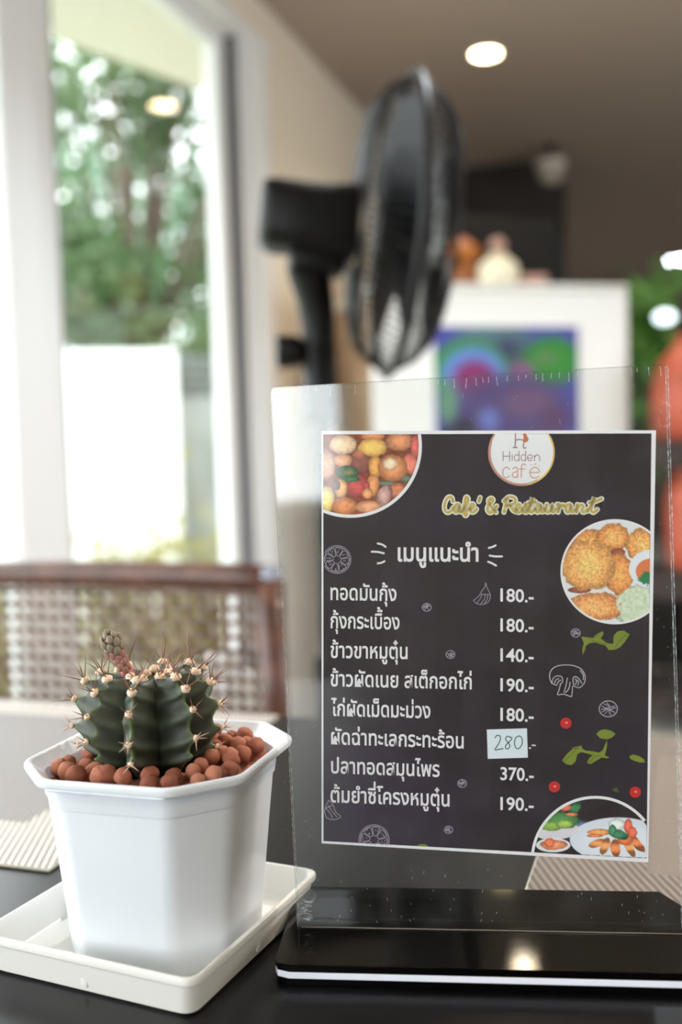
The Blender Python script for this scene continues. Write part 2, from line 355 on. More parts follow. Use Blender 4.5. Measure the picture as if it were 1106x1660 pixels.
obj('plinth', bbox_me('plinth', .03, .04, 0, CW-.03, CD-.02, .079, .002), cab, M_black)
def on_cab(x, y, off=0):
    n = CM.to_3x3() @ Vector((0, -1, 0)); p0 = CM @ Vector((0, off, 0)); return CI @ on_plane(x, y, p0, n)
# abstract artwork: soft coloured shapes printed on one sheet
p1 = on_cab(700, 531); p2 = on_cab(934, 529); p3 = on_cab(934, 735)
NX, NZ = 110, 100; us = np.linspace(0, 1, NX); vs = np.linspace(0, 1, NZ); U, V = np.meshgrid(us, vs)
X = U*234; Y = V*206
def lay(c, mask, col): return c*(1-mask[..., None])+np.array(col)/255*mask[..., None]
def ell(x, y, cx, cy, rx, ry, soft=.15, ang=0, wob=0, ws=12):
    ca, sa = math.cos(ang), math.sin(ang); dx = (x-cx)*ca+(y-cy)*sa; dy = -(x-cx)*sa+(y-cy)*ca
    r = np.sqrt((dx/rx)**2+(dy/ry)**2)
    if wob: r = r+wob*(fbm(x+cx*3, y+cy*7, ws)-.5)*2
    return np.clip((1-r)/soft+.5, 0, 1)
c = np.zeros((NZ, NX, 3))+np.array([74, 78, 184])/255
c = lay(c, ell(X, Y, 95, 15, 60, 18, .6), (90, 130, 150)); c = lay(c, ell(X, Y, 120, 60, 45, 40, .8), (60, 96, 90))
c = lay(c, ell(X, Y, 55, 72, 62, 52, .12), (56, 150, 66)); c = lay(c, ell(X, Y, 190, 55, 45, 38, .4), (40, 150, 40)); c = lay(c, ell(X, Y, 180, 50, 20, 12, .8), (96, 140, 80))
c = lay(c, ell(X, Y, 62, 80, 52, 48, .25), (104, 150, 236)); c = lay(c, ell(X, Y, 64, 84, 34, 30, .4), (150, 40, 110))
c = lay(c, ell(X, Y, 140, 72, 20, 14, .9), (160, 90, 150)); c = lay(c, ell(X, Y, 120, 140, 100, 60, .5), (84, 66, 130)); c = lay(c, ell(X, Y, 150, 120, 40, 22, .9), (120, 84, 130))
c = lay(c, ell(X, Y, 85, 148, 16, 18, .8), (112, 130, 220)); c = lay(c, ell(X, Y, 40, 165, 26, 20, .8), (30, 28, 60)); c = lay(c, ell(X, Y, 20, 120, 14, 34, .8), (110, 170, 130)); c = lay(c, ell(X, Y, 190, 150, 26, 20, .8), (96, 60, 110)); c = lay(c, ell(X, Y, 118, 34, 12, 12, .8), (60, 50, 110))
c = c*.76+.04*np.array((1, 1, 1.1))
def ink_mesh(name, P, keep, c, m):
    """grid of printed colour: P[i,j] point, keep mask, colour c (sRGB 0-1)"""
    nz, nx = keep.shape; idx = -np.ones((nz, nx), int); q = keep[:-1, :-1] & keep[1:, :-1] & keep[:-1, 1:] & keep[1:, 1:]
    used = np.zeros_like(keep); used[:-1, :-1] |= q; used[1:, :-1] |= q; used[:-1, 1:] |= q; used[1:, 1:] |= q
    idx[used] = np.arange(used.sum()); jj, ii = np.where(q)
    F = np.stack([idx[jj, ii], idx[jj+1, ii], idx[jj+1, ii+1], idx[jj, ii+1]], 1)
    me = bpy.data.meshes.new(name); me.from_pydata(P[used].tolist(), [], F.tolist())
    cc = c[used]; cc = np.clip(cc, 0, 1); l = np.where(cc <= .04045, cc/12.92, ((cc+.055)/1.055)**2.4)
    at_ = me.color_attributes.new('ink', 'FLOAT_COLOR', 'POINT'); at_.data.foreach_set('color', np.concatenate([l, np.ones((len(l), 1))], 1).ravel())
    me.materials.append(m); return me
M_ink = attr_mat('printed_colour', .55)
x0, x1, z1_, z0_ = p1.x, p2.x, (p1.z+p2.z)/2, p3.z
P = np.stack([x0+(x1-x0)*U, np.full_like(U, -.0145), z1_+(z0_-z1_)*V], -1)
art = tag(obj('abstract_artwork', bbox_me('abstract_artwork', x0-.004, -.014, z0_-.004, x1+.004, -.0005, z1_+.004, .001)), 'purple, green and blue abstract artwork mounted on the white cabinet front', 'artwork'); art.matrix_world = CM
art.data.materials.append(M_cab)
obj('printed_image', ink_mesh('printed_image', P, np.ones_like(U, bool), c, M_ink), art)

def cab_spot(px, depth):      # point on the cabinet top at a given depth behind the front edge
    p_ = on_cab(px, 440, depth); return CM @ Vector((p_.x, depth, ZT))
# black box at the back of the cabinet top
pa = on_cab(690, 400, CD-.2).x; pb = on_cab(911, 400, CD-.2).x; zt = on_cab(850, 352, CD-.2).z
t = thing('black_speaker', 'large black box speaker at the back of the white cabinet top', 'speaker', tuple(CM @ Vector((pa, CD-.2, ZT))), ang)
obj('housing', bbox_me('housing', 0, 0, 0, pb-pa, .19, zt-ZT, .01), t, M_black)
obj('grille', bbox_me('grille', .02, -.008, .02, pb-pa-.02, -.0005, zt-ZT-.02, .003), t, mat('speaker_cloth', (10, 9, 9), .9, bump=.4, bscale=900))
def lathe_thing(name, label, cat, loc, parts, group=None):
    t = thing(name, label, cat, tuple(loc), 0, group)
    for pn, prof, m in parts: obj(pn, smooth_by(G().lathe(prof, 36).me(pn)), t, m)
    return t
k = 3.3/1614
p_ = cab_spot(808, .085)
M_cer = mat('cream_ceramic', (236, 230, 205), .35)
t = lathe_thing('round_jar', 'cream white round jar on the cabinet top, right of the wooden basket', 'jar', p_, [
    ('body', [(.03, 0), (.058, .012), (.069, .04), (.067, .07), (.05, .09), (.035, .096)], M_cer), ('lid', [(.037, .0965), (.04, .101), (.024, .112), (.006, .116)], M_cer)])
obj('lid_knob', smooth_by(G().lathe([(.012, .115), (.024, .124), (.03, .14), (.025, .158), (.008, .166)], 24).me('lid_knob')), t, mat('pinkish_ceramic', (176, 140, 128), .5))
p_ = cab_spot(748, .265)
t = thing('wooden_basket', 'tan wooden basket on the cabinet top beside the cream jar', 'basket', tuple(p_), ang)
g = G(); M_bk = mat('tan_basket_wood', (184, 122, 84), .6, col2=(150, 96, 62), nscale=30)
for i in range(4): obj('basket_slat', smooth_by(G().lathe([(.082+.003*i, .004+i*.019), (.086+.003*i, .007+i*.019), (.086+.003*i, .019+i*.019), (.082+.003*i, .0215+i*.019), (.078+.003*i, .019+i*.019), (.078+.003*i, .007+i*.019), (.08, .0045+i*.019)], 36).me('basket_slat')), t, M_bk)
obj('basket_floor', G().lathe([(.0775, .001), (.0775, .004)], 36).me('basket_floor'), t, M_bk)
t = thing('gourd_ornament', 'orange-brown carved gourd with two dark holes, standing inside the wooden basket', 'ornament', tuple(p_+Vector((0, 0, .0045))), ang)
obj('gourd_body', smooth_by(G().lathe([(.03, 0), (.06, .02), (.068, .05), (.066, .1), (.072, .13), (.062, .165), (.04, .18), (.01, .184)], 36).me('gourd_body')), t, mat('orange_gourd', (176, 108, 36), .5, col2=(150, 84, 26), nscale=14))
for sx in (-1, 1):
    obj('dark_hole', smooth_by(G().lathe([(.02, 0), (.019, .004), (.008, .007)], 20, Matrix.Translation((sx*.032, -.058, .105)) @ Matrix.Rotation(PI/2, 4, 'X')).me('dark_hole')), t, M_black)
obj('gourd_cap', smooth_by(G().lathe([(.036, .182), (.03, .195), (.012, .204), (.003, .206)], 24).me('gourd_cap')), t, mat('red_cap', (128, 24, 28), .5))
p_ = cab_spot(862, .1)
tag(obj('cardboard_box', bbox_me('cardboard_box', -.045, -.03, 0, .045, .03, .045, .004), None, mat('pale_pink_card', (186, 150, 138), .7)), 'small pale pink box at the right end of the cabinet top', 'box')
o = bpy.data.objects['cardboard_box']; o.location = p_; o.rotation_euler.z = ang

# ------------------------------------------------------------------ shelf unit with terracotta at the right edge
qs = at(1100, 700, 3.4)
sh = thing('wooden_shelf', 'dark wooden open shelf unit at the right edge, holding terracotta pots', 'shelf', (qs.x-.0, qs.y, 0), math.radians(4))
M_dw = mat('dark_shelf_wood', (34, 24, 22), .5, col2=(48, 34, 30), nscale=12)
for z in (.1, .5, .93): obj('shelf_board', bbox_me('shelf_board', -.1, 0, z-.05 if z > .2 else z-.03, .9, .35, z+.04, .003), sh, M_dw)
for x, y in ((.03, .355), (.86, .355), (.86, -.055)): obj('shelf_post', bbox_me('shelf_post', x, y, 0, x+.05, y+.05, 1.5, .003), sh, M_dw)
v1 = at(1122, 640, 3.55)
lathe_thing('terracotta_vase', 'round terracotta vase on the upper board of the dark shelf, right edge', 'vase', (v1.x+.005, v1.y, .971), [('body', [(.11, 0), (.134, .03), (.14, .12), (.135, .18), (.11, .26), (.07, .31), (.05, .33)], M_terra), ('rim', [(.051, .3305), (.06, .34), (.058, .35), (.04, .352)], M_terra)])
v2 = at(1128, 640, 3.55)
lathe_thing('terracotta_jar', 'tall reddish terracotta jar on the lower board of the dark shelf', 'jar', (v2.x, v2.y, .541), [('body', [(.09, 0), (.1, .03), (.105, .16), (.1, .26), (.08, .3)], M_terra), ('neck', [(.079, .3005), (.075, .32), (.08, .33), (.07, .333)], M_terra)])
# leafy plant and a lamp behind it
pl = at(1062, 640, 4.6); t = thing('potted_plant', 'bright green leafy plant standing between the white cabinet and the shelf', 'plant', (pl.x, pl.y, 0))
obj('planter', smooth_by(G().lathe([(.12, 0), (.16, .3), (.17, .32), (.15, .32), (.14, .28)], 32).me('planter')), t, M_black)
obj('stem', G().tube([(0, 0, .28), (.01, 0, .7), (0, .02, 1.3)], [.015, .012, .006], 8).me('stem', True), t, M_bark)
v, f = leaf_cloud(420, lambda r: Vector((r.gauss(0, .11), r.gauss(0, .11), 1.3+r.gauss(0, .17))), .13, 77)
o = obj('leaves', mesh('leaves', v, f), t, leafmat('plant_leaf', (84, 160, 66), (150, 200, 120))); o['kind'] = 'stuff'
q = at(1078, 514, 4.2)
t = thing('floor_lamp', 'small round cool white lamp glowing in front of the green plant', 'lamp', tuple(q))
obj('globe', smooth_by(G().lathe([(.004, .026), (.022, .023), (.04, .008), (.04, -.008), (.022, -.023), (.004, -.026)], 28).me('globe')), t, mat('cool_globe', (240, 250, 255), .4, emit=(226, 246, 255), estr=.6))
obj('lamp_pole', G().tube([(0, 0, -.0262), (0, 0, .02-q.z)], .006, 8).me('lamp_pole'), t, M_black)
obj('lamp_foot', smooth_by(G().lathe([(.12, -q.z), (.12, .015-q.z), (.02, .025-q.z)], 28).me('lamp_foot')), t, M_black)

# ------------------------------------------------------------------ standing fan
hub = at(645, 372, 1.40)
fan_fw = Vector((math.cos(math.radians(25)), math.sin(math.radians(25)), 0))        # blows to the right of the picture
fx = (fan_fw*math.cos(math.radians(5.5)) - Vector((0, 0, 1))*math.sin(math.radians(5.5))).normalized()
fy = Vector((0, 0, 1)).cross(fx).normalized(); fz = fx.cross(fy)
fan = thing('pedestal_fan', 'black pedestal fan facing right, its wire guard tilted slightly down', 'fan', (0, 0, 0))
polex = at(519, 620, 1.40)
fan.location = (polex.x, polex.y, 0)
FI = Matrix.Translation((-polex.x, -polex.y, 0))
FM = FI @ Matrix(((fx.x, fy.x, fz.x, hub.x), (fx.y, fy.y, fz.y, hub.y), (fx.z, fy.z, fz.z, hub.z), (0, 0, 0, 1)))
RY = Matrix.Rotation(PI/2, 4, 'Y')     # lathe axis z -> fan axis x
RG = .2
M_wire = mat('black_wire', (10, 9, 10), .45, spec=.35); M_blade = mat('smoky_fan_blade', (14, 15, 20), .5, spec=.3)
def gprof(u, front):   # u 0..1 radius fraction -> axial offset
    return (.062 if front else -.058)*(1-u**8)
def wires(front, r0, n):
    g = G()
    for i in range(n):
        a_ = 2*PI*i/n; pts = []
        for k_ in range(9):
            u = k_/8; r = r0+(RG-r0)*u; aa = a_+.22*(1-u)*(1 if front else -1)
            pts.append((gprof(r/RG, front), r*math.cos(aa), r*math.sin(aa)))
        g.tube(pts, .00125, 4, FM, False)
    for rr in (.55, .78):
        r = RG*rr; x = gprof(rr, front); pts = [(x, r*math.cos(2*PI*k/40), r*math.sin(2*PI*k/40)) for k in range(41)]; g.tube(pts, .0016, 5, FM, False)
    return g
for fr_, nm in ((True, 'front_guard'), (False, 'back_guard')):
    o = obj(nm, wires(fr_, .048 if fr_ else .06, 84).me(nm, True), fan, M_wire); o['kind'] = 'stuff'
g = G().tube([(0, RG*math.cos(2*PI*k/72), RG*math.sin(2*PI*k/72)) for k in range(73)], .0065, 8, FM, False)
obj('guard_ring', g.me('guard_ring', True), fan, M_black)
obj('front_badge', smooth_by(G().lathe([(.05, .0), (.05, .006), (.035, .012), (.004, .013)], 32, FM @ Matrix.Translation((.058, 0, 0)) @ RY).me('front_badge')), fan, mat('dark_badge', (26, 22, 24), .3))
for i in range(5):
    rows = []
    for k_ in range(9):
        r = .035+.145*k_/8; w_ = .035+.055*math.sin(PI*min(1, k_/8*.9+.08)); tw = math.radians(38-20*k_/8); row = []
        for j in range(7):
            s_ = (j/6-.5)*2*w_; aa = 2*PI*i/5+.4 + s_*math.cos(tw)/max(r, .06)*.75; row.append((s_*math.sin(tw)*.7, r*math.cos(aa), r*math.sin(aa)))
        rows.append(row)
    v = [p for r_ in rows for p in r_]; f = [(a_*7+b_, a_*7+b_+1, (a_+1)*7+b_+1, (a_+1)*7+b_) for a_ in range(8) for b_ in range(6)]
    top = [(x+.0012, y, z) for x, y, z in v]; nn = len(v); f2 = [(d_+nn, c_+nn, b_+nn, a_+nn) for a_, b_, c_, d_ in f]
    obj('fan_blade', G().add(v+top, f+f2, FM).me('fan_blade', True), fan, M_blade)
obj('blade_hub', smooth_by(G().lathe([(.036, -.03), (.038, .02), (.03, .032), (.006, .036)], 28, FM @ RY).me('blade_hub')), fan, M_black)
# motor housing: boxy rounded body behind the guard
rings_ = []
for x, h_, wd, zo in ((-.192, .034, .034, .004), (-.188, .042, .044, .003), (-.176, .047, .05, .002), (-.13, .047, .052, 0), (-.09, .050, .054, -.002), (-.062, .052, .052, 0), (-.058, .046, .046, 0)):
    rings_.append([(x, math.copysign(abs(math.cos(a_))**.55, math.cos(a_))*wd, zo+math.copysign(abs(math.sin(a_))**.55, math.sin(a_))*h_) for a_ in [2*PI*k_/36 for k_ in range(36)]])
obj('motor_housing', smooth_by(G().rings(rings_, M=FM).me('motor_housing'), 50), fan, M_black)
obj('motor_bracket', smooth_by(bbox_me('motor_bracket', -.15, -.034, -.072, -.07, .034, -.038, .01)), fan, M_black)
bpy.data.objects['motor_bracket'].data.transform(FM)
hz = (FM @ Vector((-.12, 0, -.07)))
g = G().tube([(hz.x, hz.y, hz.z+.005), (hz.x*.3, hz.y*.3, hz.z-.035), (0, 0, hz.z-.075), (0, 0, hz.z-.14)], [.03, .026, .024, .021], 16)
obj('neck_joint', smooth_by(g.me('neck_joint'), 60), fan, M_black)
kn = -fan_fw
obj('height_knob', smooth_by(G().lathe([(.016, 0), (.022, .004), (.024, .03), (.02, .036), (.004, .037)], 20, Matrix.Translation((kn.x*.024, kn.y*.024, at(490, 570, 1.4).z)) @ Vector((0, 0, 1)).rotation_difference(kn).to_matrix().to_4x4()).me('height_knob')), fan, M_black)
rv = Vector((R3[0][2], R3[1][2], 0)).normalized()
obj('tilt_bolt', smooth_by(G().lathe([(.012, 0), (.012, .010), (.008, .013), (.003, .0135)], 20, Matrix.Translation((rv.x*.021, rv.y*.021, at(513, 461, 1.4).z)) @ Vector((0, 0, 1)).rotation_difference(rv).to_matrix().to_4x4()).me('tilt_bolt')), fan, mat('chrome_bolt', (220, 224, 228), .15, metal=1), label='chrome tilt bolt')
obj('upper_sleeve', smooth_by(G().lathe([(.022, .99), (.024, 1.0), (.024, hz.z-.1), (.018, hz.z-.09)], 24).me('upper_sleeve')), fan, M_black)
obj('pole', smooth_by(G().lathe([(.0115, .03), (.0115, 1.0)], 20).me('pole')), fan, M_black)
obj('lower_pole', smooth_by(G().lathe([(.018, .03), (.018, .62), (.022, .63), (.022, .66), (.014, .665)], 20).me('lower_pole')), fan, M_black)
obj('fan_base', smooth_by(G().lathe([(.2, 0), (.2, .012), (.17, .025), (.05, .04), (.025, .06)], 40).me('fan_base')), fan, M_black)

# ------------------------------------------------------------------ dining table and woven placemats
ZTB = .75
tb = thing('dining_table', 'black topped dining table filling the bottom of the picture', 'table', (0, 0, 0))
obj('tabletop', bbox_me('tabletop', -.86, -.12, ZTB-.03, .9, .683, ZTB, .0025), tb, M_table)
for sx, sy in ((-.8, .62), (.84, .62), (-.8, -.06), (.84, -.06)): obj('leg', bbox_me('leg', sx-.025, sy-.025, 0, sx+.025, sy+.025, ZTB-.031, .003), tb, M_black)
obj('apron', G().box(-.76, .605, ZTB-.09, .8, .625, ZTB-.031).box(-.76, -.065, ZTB-.09, .8, -.045, ZTB-.031).me('apron'), tb, M_black)

def weave_mat(name, c1, c2, scale, ang_, bumpd, rough=.42):
    """twill weave: fine diagonal ribs"""
    m = mat(name, c1, rough, spec=.6); nt = m.node_tree; b = nt.nodes['Principled BSDF']
    tc = nt.nodes.new('ShaderNodeTexCoord'); mp = nt.nodes.new('ShaderNodeMapping'); mp.inputs['Rotation'].default_value = (0, 0, ang_)
    w1 = nt.nodes.new('ShaderNodeTexWave'); w1.inputs['Scale'].default_value = scale; w1.inputs['Distortion'].default_value = .25; w1.inputs['Detail'].default_value = 1; w1.inputs['Detail Scale'].default_value = 3
    mp2 = nt.nodes.new('ShaderNodeMapping'); mp2.inputs['Rotation'].default_value = (0, 0, 0)
    w2 = nt.nodes.new('ShaderNodeTexWave'); w2.inputs['Scale'].default_value = scale*1.9; w2.bands_direction = 'Y'
    mul = nt.nodes.new('ShaderNodeMath'); mul.operation = 'MULTIPLY_ADD'; mul.inputs[1].default_value = .3
    rp = nt.nodes.new('ShaderNodeValToRGB'); rp.color_ramp.elements[0].position = .15; rp.color_ramp.elements[1].position = .8
    rp.color_ramp.elements[0].color = (*lin(c2), 1); rp.color_ramp.elements[1].color = (*lin(c1), 1)
    bp = nt.nodes.new('ShaderNodeBump'); bp.inputs['Strength'].default_value = .8; bp.inputs['Distance'].default_value = bumpd
    L = nt.links.new
    L(tc.outputs['Object'], mp.inputs[0]); L(mp.outputs[0], w1.inputs[0]); L(tc.outputs['Object'], mp2.inputs[0]); L(mp2.outputs[0], w2.inputs[0])
    L(w2.outputs['Fac'], mul.inputs[0]); L(w1.outputs['Fac'], mul.inputs[2]); L(mul.outputs[0], rp.inputs[0]); L(rp.outputs[0], b.inputs['Base Color']); L(mul.outputs[0], bp.inputs['Height']); L(bp.outputs[0], b.inputs['Normal'])
    return m
M_wc = weave_mat('sheen_weave_centre', (134, 128, 126), (104, 98, 95), 170, math.radians(-28), .0003, .5)  # left mat: the same brown weave, its colour paled for window sheen
M_wb = weave_mat('sheen_weave_border', (196, 188, 180), (118, 106, 98), 90, math.radians(-24), .0006, .38)
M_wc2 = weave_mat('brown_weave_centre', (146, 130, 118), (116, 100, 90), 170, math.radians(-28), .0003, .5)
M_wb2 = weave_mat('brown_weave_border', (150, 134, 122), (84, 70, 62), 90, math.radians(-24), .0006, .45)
M_hem = mat('pale_hem_thread', (214, 212, 192), .6)
def placemat(x0, y0, x1, y1, label, M_wc=M_wc, M_wb=M_wb):
    t = thing('placemat', label, 'placemat', (x0, y0, ZTB+.0002), 0, 'woven placemats on the dining table')
    w_, h_ = x1-x0, y1-y0; bd = .049
    obj('centre_weave', bbox_me('centre_weave', bd, bd, 0, w_-bd, h_-bd*.75, .0012, 0), t, M_wc)
    bb = [(0, 0, w_, bd), (0, h_-bd*.75, w_, h_), (0, bd, bd, h_-bd*.75), (w_-bd, bd, w_, h_-bd*.75)]
    for b_ in bb: obj('border_weave', bbox_me('border_weave', b_[0], b_[1], 0, b_[2], b_[3], .0015, 0), t, M_wb)
    obj('hem', G().tube([(0, 0, .0008), (w_, 0, .0008), (w_, h_, .0008), (0, h_, .0008), (0, 0, .0008)], .0008, 6, caps=False).me('hem', True), t, M_hem)
    return t
placemat(-.735, .39, -.283, .676, 'woven placemat with silvery window sheen in its colour, on the table behind the flower pot')
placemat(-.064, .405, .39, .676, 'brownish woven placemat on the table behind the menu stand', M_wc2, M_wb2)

# ------------------------------------------------------------------ rattan chairs beyond the table
def rattan_chair(x0, y0, rz, label):
    """x0: picture-right post; chair width runs to -x"""
    t = thing('rattan_chair', label, 'chair', (x0-.25, y0, 0), rz, 'woven rattan chairs beyond the table')
    hw = .25
    for s in (-1, 1):
        obj('back_post', G().tube([(s*(hw-.03), .03, .0), (s*(hw-.015), .02, .45), (s*hw, .0, .66), (s*hw, 0, .822)], [.015, .016, .0145, .0145], 12).me('back_post', True), t, M_rattan)
        obj('front_leg', G().tube([(s*(hw-.03), -.42, 0), (s*(hw-.02), -.42, .44)], .015, 12).me('front_leg', True), t, M_rattan)
        obj('side_rail', G().tube([(s*(hw-.022), -.42, .43), (s*(hw-.018), .02, .43)], .012, 10).me('side_rail', True), t, M_rattan)
        obj('corner_cap', smooth_by(G().lathe([(.004, .812), (.0135, .816), (.0145, .826), (.01, .834), (.003, .836)], 16, Matrix.Translation((s*hw, 0, 0))).me('corner_cap')), t, mat('grey_cap', (150, 156, 172), .25))
    pts = [(-hw+.5*k/16, -.0+.012*math.cos(PI*(k/16-.5)), .822+.002*math.sin(PI*k/16)) for k in range(17)]
    obj('top_rail', G().tube(pts, .0145, 12).me('top_rail', True), t, M_rattan)
    obj('lower_rail', G().tube([(x, y, z-.178) for x, y, z in pts], .009, 10).me('lower_rail', True), t, M_rattan)
    obj('seat', smooth_by(bbox_me('seat', -hw+.01, -.435, .432, hw-.01, .0, .462, .012, 3)), t, M_strand)
    # woven panel: upright and crosswise strands passing over and under each other
    nV, nH, z0, z1 = 31, 11, .648, .812
    for j in range(nV):
        x = -hw+.022+j*(2*hw-.044)/(nV-1); rows = []; hwid = .0031
        v = []; f = []; n = nH*2
        yb = .012*math.cos(PI*((x+hw)/.5-.5))
        for k_ in range(n+1):
            z = z0+(z1-z0)*k_/n; oy = (.0018 if ((k_//2+j) % 2) else -.0018) if k_ % 2 else 0
            for sx, sy in ((-hwid, -.0006), (hwid, -.0006), (hwid, .0006), (-hwid, .0006)): v.append((x+sx, yb+oy+sy, z))
        for k_ in range(n):
            for q_ in range(4): f.append((k_*4+q_, k_*4+(q_+1) % 4, k_*4+4+(q_+1) % 4, k_*4+4+q_))
        obj('upright_strand', mesh('upright_strand', v, f), t, M_strand)
    for i in range(nH):
        z = z0+(z1-z0)*(i+.5)/nH; v = []; f = []; n = nV*2
        for k_ in range(n+1):
            x = -hw+.014+(2*hw-.028)*k_/n; yb = .012*math.cos(PI*((x+hw)/.5-.5)); oy = (-.0018 if ((k_//2+i) % 2) else .0018) if k_ % 2 else 0
            for sz, sy in ((-.0032, -.0005), (-.0032, .0005), (.0032, .0005), (.0032, -.0005)): v.append((x, yb+oy+sy, z+sz))
        for k_ in range(n):
            for q_ in range(4): f.append((k_*4+q_, k_*4+4+q_, k_*4+4+(q_+1) % 4, k_*4+(q_+1) % 4))
        obj('cross_strand', mesh('cross_strand', v, f), t, M_strand)
    return t
rattan_chair(-.392, .925, math.radians(1), 'brown rattan chair with woven back, left of the picture behind the flower pot')
rattan_chair(.56, .95, math.radians(-2), 'rattan chair mostly hidden behind the menu stand at the right')
#PART2
# ------------------------------------------------------------------ saucer and flower pot
def square_ring(a, s, z, cr, n=5, cx=0, cy=0):
    """octagon with half width a and straight half side s, its corners rounded over cr"""
    P = [(a, -s), (a, s), (s, a), (-s, a), (-a, s), (-a, -s), (-s, -a), (s, -a)] if s < a-1e-6 else [(a, -a), (a, a), (-a, a), (-a, -a)]
    out = []; m = len(P)
    for i in range(m):
        p0, p1_, p2_ = Vector(P[i-1]), Vector(P[i]), Vector(P[(i+1) % m])
        u = (p0-p1_).normalized()*cr; v = (p2_-p1_).normalized()*cr
        for k in range(n):
            t_ = k/(n-1); q = (p1_+u)*(1-t_)**2 + p1_*2*t_*(1-t_) + (p1_+v)*t_*t_; out.append((q.x+cx, q.y+cy, z))
    return out
SAU = (-.2005, .3465)
saucer = thing('plant_saucer', 'square cream-white plastic saucer under the flower pot', 'saucer', (SAU[0], SAU[1], ZTB+.0002), math.radians(-5.8))
def sq(a, z, r): return square_ring(a, a, z, r, 7)
SR = [sq(.0445, 0, .006), sq(.0455, .0008, .006), sq(.0478, .0115, .006), sq(.0483, .0118, .006), sq(.0490, .0125, .006), sq(.0492, .0138, .006), sq(.0490, .0149, .006), sq(.0483, .0154, .006), sq(.0475, .0152, .006), sq(.0470, .0143, .006), sq(.0466, .0125, .0058), sq(.0446, .0028, .0055), sq(.0436, .0022, .005)]
obj('saucer_body', smooth_by(G().rings(SR).me('saucer_body'), 35), saucer, M_saucer)
for a_ in range(4):
    M_ = Matrix.Rotation(a_*PI/2, 4, 'Z')
    o = obj('inner_tab', smooth_by(bbox_me('inner_tab', .0428, -.0015, .0023, .0466, .0015, .0085, .0006)), saucer, M_saucer); o.data.transform(M_)

POT = (-.1945, .3445); PZ = .7526; RIM = .8285-PZ
pot = thing('flower_pot', 'white octagonal plastic flower pot holding the cactus and clay pebbles', 'pot', (POT[0], POT[1], PZ), math.radians(1.5))
K = .565
def ro(a, z, r=.004): return square_ring(a, a*K, z, r, 5)
PR = [ro(.0322, 0), ro(.033, .0012), ro(.0372, .045), ro(.0390, .0625), ro(.0396, .0628), ro(.0397, .0632), ro(.0408, .0716), ro(.0432, .0720), ro(.0446, .0722), ro(.0457, .0727), ro(.0461, .0738), ro(.0460, .0750), ro(.0455, .0757), ro(.0446, .0759), ro(.0437, .0755), ro(.0430, .0745), ro(.0396, .0715), ro(.0376, .0615), ro(.0355, .052), ro(.034, .05)]
obj('pot_body', smooth_by(G().rings(PR).me('pot_body'), 30), pot, M_potwhite)
for k_ in range(5):     # scalloped moulding flash under the rim on the front face
    obj('rim_flash', smooth_by(G().lathe([(.0002, -.006), (.0007, -.004), (.0008, .0), (.0007, .004), (.0002, .006)], 8, Matrix.Translation((-.018+k_*.009, -.0444, .0719)) @ Matrix.Rotation(PI/2, 4, 'Y')).me('rim_flash')), pot, M_potwhite)
M_soil = mat('dark_substrate', (58, 34, 26), .9, bump=.8, bscale=400)
ss = obj('substrate', G().rings([ro(.0362, .0575, .003), ro(.0370, .0605, .003)]).me('substrate'), pot, M_soil); ss['kind'] = 'stuff'

# ------------------------------------------------------------------ cactus
CAC = Vector((-.1975, .3425, .8375)); RB = .0268
base_a = math.radians(-60.4)
cactus = thing('moon_cactus', 'dark green ribbed cactus with cream areoles, reddish spines and one flower bud', 'cactus', tuple(CAC))
NR = 8; ribs = [base_a + math.radians(-15+45*k+d_) for k, d_ in zip(range(NR), (0, 3, -2, 3, -3, 2, 0, -1))]
AR = [.40, .72, 1.12, 1.55, 1.95]            # polar angles of the areoles on each rib
def cactus_pt(az, t, lift=0.):
    # nearest rib
    dmin = 9; k0 = 0
    for k, r_ in enumerate(ribs):
        d_ = (az-r_+PI) % (2*PI)-PI
        if abs(d_) < abs(dmin): dmin = d_; k0 = k
    u = min(1, abs(dmin)/(PI/NR))
    off = (k0*37 % 5)*.03
    ph = 9
    for a_ in AR: ph = min(ph, abs(t-(a_+off)), )
    # phase of cross bands, drifting downward away from the rib edge
    tt = t - off - .22*u
    band = 0
    for a_ in AR: band += math.exp(-((tt-a_)/.10)**2)
    prof = math.sin(min(t, 2.6))**.62 if t < PI/2 else math.sin(t)**.85
    R_ = RB*(1+.09*math.sin(k0*2.3+1))
    rr = R_*prof*(1-.42*(1-(1-u)**1.12))
    ridge = math.exp(-(u/.16)**2)
    rr += .0027*band*(1-u*.7)*min(1, math.sin(t)*1.3) + .0008*ridge*(band-.4)
    z = .0225*math.cos(t) if t < PI/2 else .0195*math.cos(t)
    z += (.0014*band*ridge + .0022*math.sin(t)*(1-u)*(1 if t < 1.2 else 0)*.6)
    z -= .004*math.exp(-(t/.28)**2)
    return Vector((rr*math.cos(az), rr*math.sin(az), z)), u, band
NA, NT = 288, 96; v = []; f = []; cc = []
for i in range(NT+1):
    t_ = .02+(2.75-.02)*i/NT
    for j in range(NA):
        p_, u, band = cactus_pt(2*PI*j/NA, t_); v.append(p_)
        n_ = mnoise.noise(p_*260)*.5+.5; n2 = mnoise.noise(p_*90+Vector((3, 1, 2)))*.5+.5
        dark = np.array((36, 44, 32.)); grey = np.array((88, 98, 82.)); purple = np.array((52, 44, 34.)); edge = np.array((108, 132, 78.))
        c_ = dark*(1-n2*.5)+purple*n2*.5; bq = band*.72*(1-u*.3); c_ = c_*(1-bq)+grey*bq
        e_ = math.exp(-(u/.07)**2); c_ = c_*(1-e_*.75)+edge*e_*.75; cc.append(c_*(.86+.28*n_)/255)
for i in range(NT):
    for j in range(NA):
        j2 = (j+1) % NA; f.append((i*NA+j, (i+1)*NA+j, (i+1)*NA+j2, i*NA+j2))
f.append(tuple(range(NA)))
